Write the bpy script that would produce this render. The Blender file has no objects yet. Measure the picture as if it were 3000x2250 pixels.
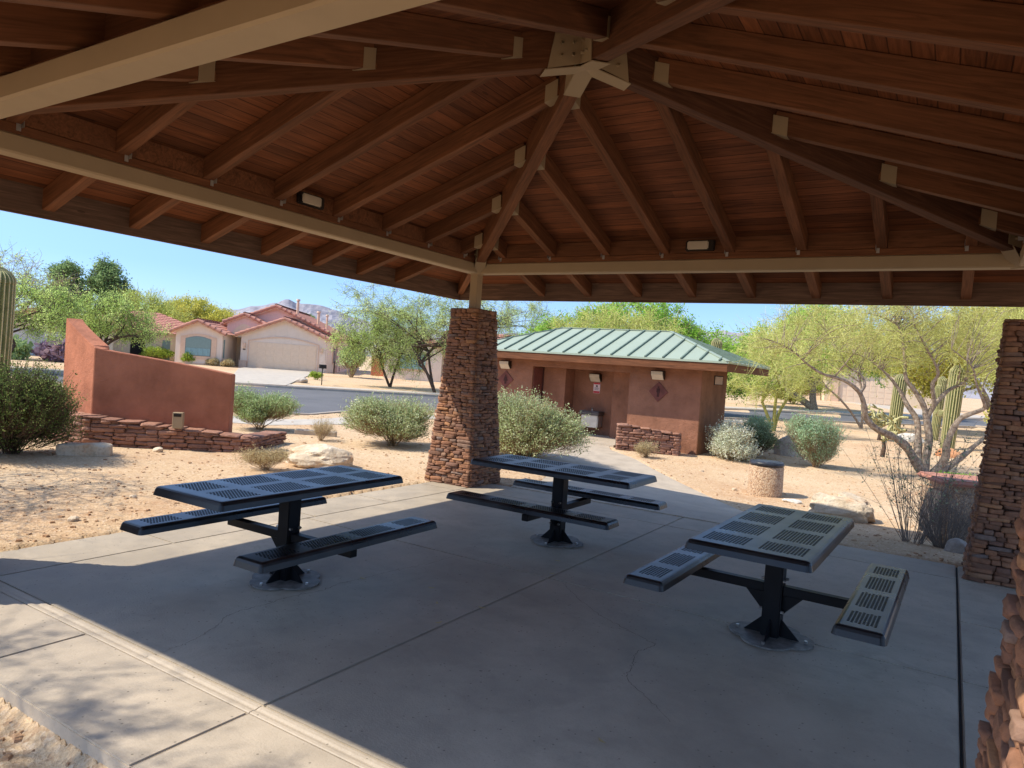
import bpy, bmesh, math, random
import numpy as np
from mathutils import Vector, Matrix, noise
rad = math.radians
scene = bpy.context.scene
COL = scene.collection

# ------------------------------------------------------------------ camera
cam_d = bpy.data.cameras.new("camera"); cam = bpy.data.objects.new("camera", cam_d); COL.objects.link(cam)
R_ = Vector((0.84617, 0.52835, 0.06955)); U_ = Vector((-0.07239, -0.01535, 0.99726)); F_ = Vector((-0.52797, 0.84889, -0.02526))
cam.matrix_world = Matrix(((R_.x, U_.x, -F_.x, 6.2232), (R_.y, U_.y, -F_.y, -8.7841), (R_.z, U_.z, -F_.z, 1.8002), (0, 0, 0, 1)))
cam_d.sensor_width = 36; cam_d.lens = 24.853; cam_d.clip_start = 0.05; cam_d.clip_end = 20000
scene.camera = cam
CAMXY = (6.2232, -8.7841)

# ------------------------------------------------------------------ sky, sun, exposure
SUN = Vector((-0.68, -0.552, 1.0)).normalized()
world = bpy.data.worlds.new("World"); scene.world = world; world.use_nodes = True
wn = world.node_tree; wn.nodes.clear()
sky = wn.nodes.new('ShaderNodeTexSky'); sky.sky_type = 'NISHITA'; sky.sun_disc = False
sky.sun_elevation = math.asin(SUN.z); sky.sun_rotation = math.atan2(SUN.x, SUN.y)
sky.altitude = 800; sky.air_density = 1.0; sky.dust_density = 0.8; sky.ozone_density = 1.0
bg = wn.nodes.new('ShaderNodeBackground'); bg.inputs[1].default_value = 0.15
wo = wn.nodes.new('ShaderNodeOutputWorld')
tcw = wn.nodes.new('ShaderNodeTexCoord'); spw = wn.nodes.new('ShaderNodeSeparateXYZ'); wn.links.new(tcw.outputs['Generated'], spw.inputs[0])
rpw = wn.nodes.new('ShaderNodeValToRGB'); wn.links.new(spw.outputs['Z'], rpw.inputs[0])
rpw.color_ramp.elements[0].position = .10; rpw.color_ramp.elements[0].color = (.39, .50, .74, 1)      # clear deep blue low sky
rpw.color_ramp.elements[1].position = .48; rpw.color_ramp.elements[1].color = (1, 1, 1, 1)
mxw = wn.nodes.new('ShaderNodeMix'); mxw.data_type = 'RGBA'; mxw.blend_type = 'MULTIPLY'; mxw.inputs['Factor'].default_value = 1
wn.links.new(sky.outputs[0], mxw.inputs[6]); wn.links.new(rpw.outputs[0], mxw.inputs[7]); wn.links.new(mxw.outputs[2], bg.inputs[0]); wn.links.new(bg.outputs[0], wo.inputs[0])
sl = bpy.data.lights.new("sun", 'SUN'); sl.energy = 3.0; sl.angle = rad(0.5); sl.color = (1.0, 0.915, 0.775)
so = bpy.data.objects.new("sun", sl); COL.objects.link(so); so.rotation_euler = (-SUN).to_track_quat('-Z', 'Y').to_euler(); so.location = (-20, -20, 30)
vs = scene.view_settings; vs.view_transform = 'Standard'; vs.look = 'None'; vs.gamma = 1; vs.exposure = 1.02
scene.render.resolution_x = 1024; scene.render.resolution_y = 768
scene.render.engine = 'CYCLES'
scene.cycles.max_bounces = 8; scene.cycles.diffuse_bounces = 5; scene.cycles.glossy_bounces = 3
scene.cycles.transparent_max_bounces = 8; scene.cycles.sample_clamp_indirect = 8

# ------------------------------------------------------------------ helpers
def srgb(r, g, b):
    f = lambda c: (c/255/12.92) if c/255 <= .04045 else ((c/255+.055)/1.055)**2.4
    return (f(r), f(g), f(b), 1)

class NT:
    def __init__(s, name):
        s.m = bpy.data.materials.new(name); s.m.use_nodes = True; s.t = s.m.node_tree; s.t.nodes.clear()
        s.out = s.n('ShaderNodeOutputMaterial')
    def n(s, typ, **kw):
        o = s.t.nodes.new(typ)
        for k, v in kw.items():
            if hasattr(o, k): setattr(o, k, v)
        return o
    def l(s, a, b): s.t.links.new(a, b)
    def set(s, node, **kw):
        for k, v in kw.items(): node.inputs[k].default_value = v
    def coord(s, scale=(1, 1, 1), kind='Object', rand=False):
        tc = s.n('ShaderNodeTexCoord'); mp = s.n('ShaderNodeMapping'); mp.inputs['Scale'].default_value = scale
        s.l(tc.outputs[kind], mp.inputs['Vector'])
        if rand:
            oi = s.n('ShaderNodeObjectInfo'); mu = s.n('ShaderNodeMath', operation='MULTIPLY'); mu.inputs[1].default_value = 37
            s.l(oi.outputs['Random'], mu.inputs[0]); cx = s.n('ShaderNodeCombineXYZ')
            for i in range(3): s.l(mu.outputs[0], cx.inputs[i])
            s.l(cx.outputs[0], mp.inputs['Location'])
        return mp.outputs[0]
    def noise(s, vec, scale=5, detail=4, rough=.55, dist=0):
        o = s.n('ShaderNodeTexNoise'); s.l(vec, o.inputs['Vector']); s.set(o, Scale=scale, Detail=detail, Roughness=rough, Distortion=dist)
        return o.outputs['Fac']
    def ramp(s, fac, stops, interp='LINEAR'):
        o = s.n('ShaderNodeValToRGB'); s.l(fac, o.inputs[0]); cr = o.color_ramp; cr.interpolation = interp
        while len(cr.elements) < len(stops): cr.elements.new(.5)
        for e, (p, c) in zip(cr.elements, stops): e.position = p; e.color = c
        return o.outputs['Color']
    def mix(s, fac, a, b, mode='MIX'):
        o = s.n('ShaderNodeMix', data_type='RGBA', blend_type=mode)
        for sock, v in ((o.inputs['Factor'], fac), (o.inputs[6], a), (o.inputs[7], b)):
            if hasattr(v, 'links') or isinstance(v, bpy.types.NodeSocket): s.l(v, sock)
            else: sock.default_value = v
        return o.outputs[2]
    def math(s, op, a, b=0.0, clamp=False):
        o = s.n('ShaderNodeMath', operation=op); o.use_clamp = clamp
        for i, v in enumerate((a, b)):
            if isinstance(v, bpy.types.NodeSocket): s.l(v, o.inputs[i])
            else: o.inputs[i].default_value = v
        return o.outputs[0]
    def bump(s, h, strength=.3, dist=.01, prev=None):
        o = s.n('ShaderNodeBump'); s.l(h, o.inputs['Height']); s.set(o, Strength=strength, Distance=dist)
        if prev is not None: s.l(prev, o.inputs['Normal'])
        return o.outputs[0]
    def pbr(s, col, rough=.8, metal=0, normal=None, spec=.3):
        o = s.n('ShaderNodeBsdfPrincipled'); s.set(o, Roughness=.8, Metallic=metal); o.inputs['Specular IOR Level'].default_value = spec
        for k, v in (('Base Color', col), ('Roughness', rough)):
            if isinstance(v, bpy.types.NodeSocket): s.l(v, o.inputs[k])
            else: o.inputs[k].default_value = v
        if normal is not None: s.l(normal, o.inputs['Normal'])
        s.l(o.outputs[0], s.out.inputs[0]); return o

def var(c, k): return (c[0]*k, c[1]*k, c[2]*k, 1)

def m_wood(name, c, planks=None, dark=.45):
    t = NT(name); v = t.coord((1, 1, 1), rand=True)
    sep = t.n('ShaderNodeSeparateXYZ'); t.l(v, sep.inputs[0])
    g = t.n('ShaderNodeMapping'); t.l(v, g.inputs[0]); g.inputs['Scale'].default_value = (1.6, 26, 26)
    n1 = t.noise(g.outputs[0], 1.0, 5, .6, 1.2)
    n2 = t.noise(v, 1.7, 3)
    col = t.ramp(n1, [(.28, var(c, .38)), (.5, var(c, .95)), (.72, var(c, 1.65))])
    col = t.mix(t.math('MULTIPLY', n2, .9), col, var(c, .62), 'MIX')
    kn = t.n('ShaderNodeTexVoronoi'); kn.feature = 'F1'; gm = t.n('ShaderNodeMapping'); t.l(v, gm.inputs[0]); gm.inputs['Scale'].default_value = (1.3, 4, 4)
    t.l(gm.outputs[0], kn.inputs['Vector']); t.set(kn, Scale=1.0, Randomness=1.0)
    kf = t.math('LESS_THAN', kn.outputs['Distance'], .06)
    col = t.mix(t.math('MULTIPLY', kf, .6), col, var(c, .3))
    h = n1
    if planks:
        ty = t.math('MULTIPLY', sep.outputs['Y'], 1/planks); fl = t.math('FLOOR', ty); fr = t.math('FRACT', ty)
        wn_ = t.n('ShaderNodeTexWhiteNoise', noise_dimensions='2D'); cx = t.n('ShaderNodeCombineXYZ')
        ln = t.math('FLOOR', t.math('ADD', t.math('MULTIPLY', sep.outputs['X'], .31), t.math('MULTIPLY', fl, .37)))
        t.l(fl, cx.inputs[0]); t.l(ln, cx.inputs[1]); t.l(cx.outputs[0], wn_.inputs['Vector'])
        k = t.math('ADD', t.math('MULTIPLY', wn_.outputs['Value'], .6), .75)
        kk = t.n('ShaderNodeCombineXYZ'); [t.l(k, kk.inputs[i]) for i in range(3)]
        col = t.mix(1.0, col, kk.outputs[0], 'MULTIPLY')
        gr = t.math('MINIMUM', fr, t.math('SUBTRACT', 1.0, fr)); groove = t.math('LESS_THAN', gr, .035)
        col = t.mix(t.math('MULTIPLY', groove, .75), col, var(c, .12))
    oi = t.n('ShaderNodeObjectInfo'); kv = t.math('ADD', t.math('MULTIPLY', oi.outputs['Random'], .4), .8); kc = t.n('ShaderNodeCombineXYZ'); [t.l(kv, kc.inputs[i]) for i in range(3)]
    col = t.mix(1.0, col, kc.outputs[0], 'MULTIPLY')
    t.pbr(col, .72, normal=t.bump(h, .35, .004), spec=.2); return t.m

def m_flat(name, c, rough=.6, metal=0, nscale=6, amt=.25, bump=.1, spec=.3, emit=None):
    t = NT(name); v = t.coord(rand=True); n = t.noise(v, nscale, 5)
    n2 = t.noise(v, nscale*12, 2)
    col = t.ramp(n, [(.3, var(c, 1-amt)), (.7, var(c, 1+amt))])
    b = t.pbr(col, rough, metal, t.bump(n2, bump, .002), spec)
    if emit: b.inputs['Emission Color'].default_value = emit[0]; b.inputs['Emission Strength'].default_value = emit[1]
    return t.m

def m_stucco(name, c, amt=.17, scale=2.0):
    t = NT(name); v = t.coord(); n = t.noise(v, scale, 6, .6); n3 = t.noise(v, 45, 4, .7); n4 = t.noise(v, 9, 3)
    st = t.n('ShaderNodeMapping'); t.l(v, st.inputs[0]); st.inputs['Scale'].default_value = (5, 5, .6)
    ns = t.noise(st.outputs[0], 1.5, 4)
    col = t.ramp(n, [(.28, var(c, 1-amt*1.6)), (.5, c), (.75, var(c, 1+amt*1.3))])
    col = t.mix(t.math('MULTIPLY', t.ramp(ns, [(.5, (0, 0, 0, 1)), (.75, (1, 1, 1, 1))]), .22), col, var(c, .72))
    nb = t.bump(n3, .75, .015); nb = t.bump(n4, .55, .03, nb)
    t.pbr(col, .93, normal=nb, spec=.12); return t.m

def m_stone(name, stops, rough=.85):
    t = NT(name); v = t.coord(); at = t.n('ShaderNodeAttribute', attribute_name='rnd'); n = t.noise(v, 22, 5, .65); n2 = t.noise(v, 5, 3)
    base = t.ramp(at.outputs['Fac'], stops)
    col = t.mix(t.ramp(n, [(.35, (0, 0, 0, 1)), (.7, (1, 1, 1, 1))]), base, t.mix(.5, base, srgb(66, 48, 42), 'MIX'))
    col = t.mix(t.math('MULTIPLY', n2, .35), col, srgb(168, 126, 100))
    t.pbr(col, rough, normal=t.bump(n, .7, .012), spec=.2); return t.m

def m_leaf(name, a, b, c2, trans=.35):
    a, b, c2 = [tuple(min(.92, q*1.36) for q in k[:3])+(1,) for k in (a, b, c2)]; trans += .14
    t = NT(name); at = t.n('ShaderNodeAttribute', attribute_name='rnd')
    col = t.ramp(at.outputs['Fac'], [(0, a), (.55, b), (1, c2)])
    d = t.n('ShaderNodeBsdfDiffuse'); tr = t.n('ShaderNodeBsdfTranslucent'); mx = t.n('ShaderNodeMixShader'); mx.inputs[0].default_value = trans
    t.l(col, d.inputs[0]); t.l(col, tr.inputs[0]); t.l(d.outputs[0], mx.inputs[1]); t.l(tr.outputs[0], mx.inputs[2]); t.l(mx.outputs[0], t.out.inputs[0]); return t.m

def m_bark(name, a, b, scale=14):
    t = NT(name); v = t.coord(); n = t.noise(v, scale, 5, .65); n2 = t.noise(v, 3, 3)
    col = t.ramp(n, [(.35, a), (.65, b)]); col = t.mix(t.math('MULTIPLY', n2, .4), col, a)
    t.pbr(col, .9, normal=t.bump(n, .6, .02), spec=.15); return t.m

def m_concrete(name, c, stain=.35, pits=True):
    t = NT(name); v = t.coord(); n = t.noise(v, .7, 6, .6); n1 = t.noise(v, 3.2, 6, .65); n2 = t.noise(v, 70, 3, .7)
    col = t.ramp(n1, [(.25, var(c, .76)), (.5, c), (.78, var(c, 1.18))])
    n5 = t.noise(v, 1.6, 7, .7, .8)
    col = t.mix(t.ramp(n5, [(.50, (0, 0, 0, 1)), (.72, (stain*.9, stain*.9, stain*.9, 1))]), col, var(c, 1.35))
    n6 = t.noise(v, 2.3, 6, .65, 1.5)
    col = t.mix(t.ramp(n6, [(.58, (0, 0, 0, 1)), (.70, (stain*.6, stain*.6, stain*.6, 1))]), col, var(c, .6))
    col = t.mix(t.ramp(n, [(.38, (0, 0, 0, 1)), (.68, (stain, stain, stain, 1))]), col, var(c, .66))
    col = t.mix(t.ramp(n2, [(.3, (.35, .35, .35, 1)), (.45, (0, 0, 0, 1))]), col, var(c, .6))
    sm = t.n('ShaderNodeTexVoronoi'); t.l(v, sm.inputs['Vector']); t.set(sm, Scale=.55, Randomness=1.0)
    spots = t.ramp(t.math('ADD', sm.outputs['Distance'], t.math('MULTIPLY', n1, .35)), [(.22, (.5, .5, .5, 1)), (.36, (0, 0, 0, 1))])
    col = t.mix(spots, col, var(c, 1.22))
    nb = t.bump(n2, .5, .004); nb = t.bump(n1, .2, .01, nb)
    gv = t.n('ShaderNodeTexVoronoi'); t.l(v, gv.inputs['Vector']); t.set(gv, Scale=5, Randomness=1.0); gs = t.n('ShaderNodeSeparateColor'); t.l(gv.outputs['Color'], gs.inputs[0])
    gm_ = t.math('MULTIPLY', t.math('LESS_THAN', gv.outputs['Distance'], .055), t.math('GREATER_THAN', gs.outputs[0], .72))
    col = t.mix(t.math('MULTIPLY', gm_, .6), col, var(c, .3))
    if pits:
        vo = t.n('ShaderNodeTexVoronoi'); t.l(v, vo.inputs['Vector']); t.set(vo, Scale=22, Randomness=1.0)
        pit = t.math('LESS_THAN', vo.outputs['Distance'], .13)
        sel = t.n('ShaderNodeSeparateColor'); t.l(vo.outputs['Color'], sel.inputs[0])
        pit = t.math('MULTIPLY', pit, t.math('GREATER_THAN', sel.outputs[0], .55))
        col = t.mix(t.math('MULTIPLY', pit, .7), col, var(c, .35))
    t.pbr(col, t.math('ADD', t.math('MULTIPLY', n1, .3), .5), normal=nb, spec=.4); return t.m

def m_dirt(name):
    t = NT(name); v = t.coord(); n = t.noise(v, .35, 6, .6); n1 = t.noise(v, 4, 6, .7); n2 = t.noise(v, 60, 4, .75)
    a = srgb(206, 178, 142); b = srgb(222, 198, 164); c = srgb(192, 154, 118)
    col = t.ramp(n, [(.3, c), (.5, a), (.7, b)])
    col = t.mix(t.ramp(n1, [(.35, (0, 0, 0, 1)), (.7, (.6, .6, .6, 1))]), col, b)
    vo = t.n('ShaderNodeTexVoronoi'); t.l(v, vo.inputs['Vector']); t.set(vo, Scale=38, Randomness=1.0)
    sel = t.n('ShaderNodeSeparateColor'); t.l(vo.outputs['Color'], sel.inputs[0])
    col = t.mix(t.ramp(sel.outputs[0], [(.0, (.45, .45, .45, 1)), (.35, (0, 0, 0, 1))]), col, srgb(150, 108, 80))
    col = t.mix(t.ramp(sel.outputs[1], [(.8, (0, 0, 0, 1)), (1, (.6, .6, .6, 1))]), col, srgb(232, 212, 186))
    col = t.mix(t.ramp(n2, [(.35, (.35, .35, .35, 1)), (.6, (0, 0, 0, 1))]), col, srgb(140, 100, 72))
    nb = t.bump(n2, .8, .012); nb = t.bump(n1, .5, .05, nb); nb = t.bump(vo.outputs['Distance'], .5, .012, nb)
    t.pbr(col, .95, normal=nb, spec=.1); return t.m

M = {}
M['wood'] = m_wood('stained_wood', (.180, .070, .030, 1))
M['wood_dark'] = m_wood('dark_hip_wood', (.15, .062, .032, 1))  # darker brown than the other timbers, used on the right hip rafter alone
M['deck'] = m_wood('plank_ceiling', (.200, .066, .025, 1), planks=.135)
M['fascia'] = m_wood('fascia_wood', (.19, .115, .08, 1))
M['tan'] = m_flat('tan_painted_steel', (.36, .262, .155, 1), .55, nscale=3, amt=.05, bump=.03)
M['stone'] = m_stone('stacked_red_sandstone', [(0, srgb(100, 74, 62)), (.22, srgb(136, 100, 80)), (.45, srgb(162, 114, 84)), (.65, srgb(116, 88, 78)), (.85, srgb(178, 130, 90)), (1, srgb(118, 110, 106))])
M['stone2'] = m_stone('garden_wall_sandstone', [(0, srgb(134, 98, 84)), (.4, srgb(160, 116, 98)), (.7, srgb(178, 132, 110)), (1, srgb(146, 114, 104))])
M['mortar'] = m_flat('dark_joint_fill', (.06, .035, .025, 1), .95)
M['stucco'] = m_stucco('terracotta_stucco', srgb(170, 111, 85))
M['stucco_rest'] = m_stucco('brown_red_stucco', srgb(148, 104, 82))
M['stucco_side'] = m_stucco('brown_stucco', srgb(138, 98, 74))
M['house'] = m_stucco('pale_pink_stucco', srgb(226, 208, 190), .05, .6)
M['house_pink'] = m_stucco('pink_stucco', srgb(222, 190, 176), .05, .6)
M['house_tan'] = m_stucco('tan_stucco', srgb(218, 200, 172), .05, .6)
M['garage'] = m_flat('tan_garage_door_paint', srgb(226, 200, 172), .6, amt=.04, bump=.02)
M['garage_grey'] = m_flat('pale_grey_garage_paint', srgb(200, 202, 200), .6, amt=.04, bump=.02)
M['trim'] = m_flat('cream_trim_paint', srgb(216, 184, 158), .7, amt=.06, bump=.03)
M['black'] = m_flat('black_plastic_coated_steel', (.006, .007, .009, 1), .45, nscale=4, amt=.4, bump=.05, spec=.18)
t = NT('worn_coated_steel'); v = t.coord(); n = t.noise(v, 3, 5); n2 = t.noise(v, 40, 3)
t.pbr(t.ramp(n, [(.4, (.005, .005, .006, 1)), (.68, (.026, .025, .024, 1))]), t.math('ADD', t.math('MULTIPLY', n, .25), .18), normal=t.bump(n2, .06, .002), spec=.38); M['top'] = t.m
M['plate'] = m_flat('worn_grey_base_plate', (.19, .175, .155, 1), .55, .1, nscale=14, amt=.45, bump=.2)
M['bolt'] = m_flat('zinc_bolt', (.55, .53, .5, 1), .35, .9)
M['concrete'] = m_concrete('broom_finished_concrete', (.44, .375, .288, 1), .6)
M['walk'] = m_concrete('pitted_walk_concrete', (.48, .405, .315, 1), .25)
M['drive'] = m_concrete('driveway_concrete', (.50, .44, .36, 1), .2, False)
M['curb'] = m_concrete('kerb_concrete', (.42, .36, .29, 1), .2, False)
M['dirt'] = m_dirt('desert_dirt')
t = NT('asphalt'); v = t.coord(); n = t.noise(v, .5, 6); n2 = t.noise(v, 90, 2, .8)
t.pbr(t.mix(t.ramp(n2, [(.4, (0, 0, 0, 1)), (.7, (.5, .5, .5, 1))]), t.ramp(n, [(.3, (.085, .088, .098, 1)), (.7, (.13, .13, .14, 1))]), (.22, .21, .2, 1)), .85, normal=t.bump(n2, .4, .01)); M['asphalt'] = t.m
M['green_roof'] = m_flat('pale_green_metal_roof', srgb(156, 168, 148), .45, .1, nscale=.8, amt=.05, bump=.01, spec=.5)
M['seam'] = m_flat('green_metal_seam', srgb(104, 120, 106), .45, .1)
M['tile'] = m_flat('red_clay_tile', srgb(186, 134, 116), .85, nscale=2.5, amt=.22, bump=.3)
M['tile_red'] = m_flat('bright_red_clay_tile', srgb(178, 126, 110), .85, nscale=2.5, amt=.2, bump=.3)
M['fixture'] = m_flat('bronze_fixture', (.03, .022, .018, 1), .45, .3)
M['lens'] = m_flat('clouded_lens', (.55, .47, .36, 1), .25, amt=.08, spec=.5)
M['steel'] = m_flat('stainless_steel', (.55, .54, .52, 1), .3, .75, amt=.1)
M['steel_dark'] = m_flat('dark_fountain_top', (.14, .12, .11, 1), .35, .6)
M['sign'] = m_flat('brown_sign_plate', srgb(112, 64, 54), .7)
M['sign_dark'] = m_flat('dark_brown_figure', srgb(70, 38, 32), .7)
M['paper'] = m_flat('white_notice', srgb(225, 205, 205), .6, amt=.03)
M['red'] = m_flat('red_print', srgb(190, 50, 60), .6, amt=.05)
M['ink'] = m_flat('dark_print', srgb(60, 50, 55), .6, amt=.05)
M['glass'] = m_flat('window_glass', (.12, .17, .18, 1), .08, amt=.1, spec=.8)
M['curtain'] = m_flat('pale_curtain', srgb(150, 190, 195), .9, amt=.05)
M['shade'] = m_flat('green_window_shade', srgb(128, 150, 146), .9, amt=.05)
M['darkgap'] = m_flat('dark_opening', (.02, .017, .015, 1), .9)
M['door'] = m_flat('dark_wood_door', srgb(70, 50, 42), .6)
M['screen_door'] = m_flat('security_door', srgb(170, 160, 150), .6)
M['aggregate'] = None
def m_agg(name):
    t = NT(name); v = t.coord(); vo = t.n('ShaderNodeTexVoronoi'); t.l(v, vo.inputs['Vector']); t.set(vo, Scale=60, Randomness=1.0)
    sel = t.n('ShaderNodeSeparateColor'); t.l(vo.outputs['Color'], sel.inputs[0])
    col = t.ramp(sel.outputs[0], [(0, srgb(150, 112, 84)), (.4, srgb(192, 160, 128)), (.8, srgb(215, 190, 160)), (1, srgb(150, 130, 115))])
    t.pbr(col, .85, normal=t.bump(vo.outputs['Distance'], .9, -.015)); return t.m
M['aggregate'] = m_agg('exposed_aggregate')
M['brickred'] = m_flat('red_concrete_rim', srgb(176, 124, 106), .85, nscale=8, amt=.15, bump=.3)
M['blacklid'] = m_flat('black_liner', (.03, .032, .04, 1), .35, amt=.5, nscale=9, bump=.6)
def m_rock(name, stops, scale=3):
    t = NT(name); v = t.coord(rand=True); n = t.noise(v, scale, 7, .65); n2 = t.noise(v, 26, 4, .7)
    col = t.ramp(n, stops); col = t.mix(t.ramp(n2, [(.3, (.4, .4, .4, 1)), (.5, (0, 0, 0, 1))]), col, srgb(130, 110, 92))
    t.pbr(col, .92, normal=t.bump(n2, .8, .02), spec=.15); return t.m
M['rock'] = m_rock('pale_limestone', [(.3, srgb(190, 130, 88)), (.45, srgb(206, 186, 158)), (.7, srgb(224, 212, 192))])
M['rock_grey'] = m_rock('grey_rock', [(.3, srgb(150, 142, 134)), (.7, srgb(200, 190, 178))])
M['rock_white'] = m_rock('white_rock', [(.3, srgb(205, 200, 188)), (.7, srgb(232, 228, 218))])
M['rock_orange'] = m_rock('orange_rock', [(.3, srgb(186, 120, 80)), (.7, srgb(215, 165, 120))])
M['pebble'] = m_rock('pebbles', [(.3, srgb(150, 110, 82)), (.55, srgb(196, 160, 124)), (.75, srgb(222, 202, 175))], 9)
M['mount'] = m_rock('mountain_rock', [(.3, srgb(118, 116, 126)), (.55, srgb(150, 148, 156)), (.75, srgb(174, 170, 172))], .02)
L = lambda *a: srgb(*a)
M['l_mesq'] = m_leaf('mesquite_leaf', L(96, 124, 70), L(140, 164, 96), L(176, 192, 128))
M['l_bright'] = m_leaf('bright_green_leaf', L(100, 146, 52), L(150, 186, 80), L(186, 208, 110), .45)
M['l_palo'] = m_leaf('palo_verde_leaf', L(148, 160, 76), L(182, 192, 104), L(208, 212, 140), .4)
M['l_lime'] = m_leaf('lime_green_leaf', L(132, 158, 84), L(170, 190, 108), L(200, 212, 142), .45)
M['l_airy'] = m_leaf('airy_mesquite_leaf', L(150, 172, 100), L(186, 202, 128), L(212, 220, 162), .45)
M['l_dark'] = m_leaf('dark_green_leaf', L(84, 108, 72), L(118, 142, 94), L(150, 172, 120))
M['l_yellow'] = m_leaf('yellow_green_leaf', L(140, 146, 62), L(178, 176, 86), L(200, 194, 106), .4)
M['l_soft'] = m_leaf('soft_green_leaf', L(110, 138, 80), L(146, 172, 108), L(180, 198, 140))
M['l_sage'] = m_leaf('sage_leaf', L(112, 128, 84), L(164, 176, 126), L(212, 218, 182), .3)
M['l_sage2'] = m_leaf('sage_green_leaf', L(110, 130, 84), L(150, 170, 116), L(196, 208, 164), .3)
M['l_white'] = m_leaf('silver_leaf', L(156, 166, 138), L(200, 206, 182), L(228, 230, 212), .25)
M['l_teal'] = m_leaf('blue_green_leaf', L(118, 146, 108), L(158, 184, 146), L(198, 214, 184), .25)
M['l_deep'] = m_leaf('deep_green_leaf', L(86, 102, 76), L(128, 144, 110), L(172, 182, 150), .25)
M['l_jojoba'] = m_leaf('creosote_leaf', L(58, 74, 40), L(98, 114, 62), L(150, 160, 98), .25)
M['l_dry'] = m_leaf('dry_twig_leaf', L(140, 122, 92), L(172, 158, 120), L(190, 182, 146), .2)
M['l_shrub'] = m_leaf('clipped_shrub_leaf', L(96, 120, 50), L(142, 160, 66), L(176, 188, 92), .3)
M['l_purple'] = m_leaf('purple_pad', L(120, 98, 108), L(146, 122, 134), L(168, 148, 154), .1)
M['b_dark'] = m_bark('dark_bark', srgb(72, 58, 50), srgb(116, 98, 84))
M['b_grey'] = m_bark('grey_bark', srgb(116, 98, 84), srgb(186, 170, 150))
M['b_green'] = m_bark('green_bark', srgb(130, 134, 72), srgb(176, 172, 104))
M['b_twig'] = m_bark('twig_bark', srgb(140, 118, 92), srgb(184, 162, 130))
M['b_twig_dark'] = m_bark('dark_twig_bark', srgb(72, 58, 48), srgb(118, 100, 84))
M['b_greytwig'] = m_bark('grey_twig_bark', srgb(112, 104, 98), srgb(160, 150, 140))
M['b_twig_green'] = m_bark('green_twig_bark', srgb(170, 172, 96), srgb(208, 204, 134))
M['cactus'] = m_bark('saguaro_skin', srgb(112, 120, 78), srgb(146, 148, 100), 6)
M['cactus_rib'] = m_bark('saguaro_rib_spines', srgb(176, 166, 122), srgb(206, 194, 150), 30)
M['cholla'] = m_bark('cholla_spines', srgb(150, 146, 100), srgb(206, 200, 150), 20)

def tag(o, label=None, cat=None, group=None, kind=None):
    if label: o['label'] = label
    if cat: o['category'] = cat
    if group: o['group'] = group
    if kind: o['kind'] = kind
    return o
def empty(name, loc=(0, 0, 0), rz=0, **k):
    o = bpy.data.objects.new(name, None); COL.objects.link(o); o.location = loc; o.rotation_euler = (0, 0, rz); o.empty_display_size = .2
    return tag(o, **k)

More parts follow.
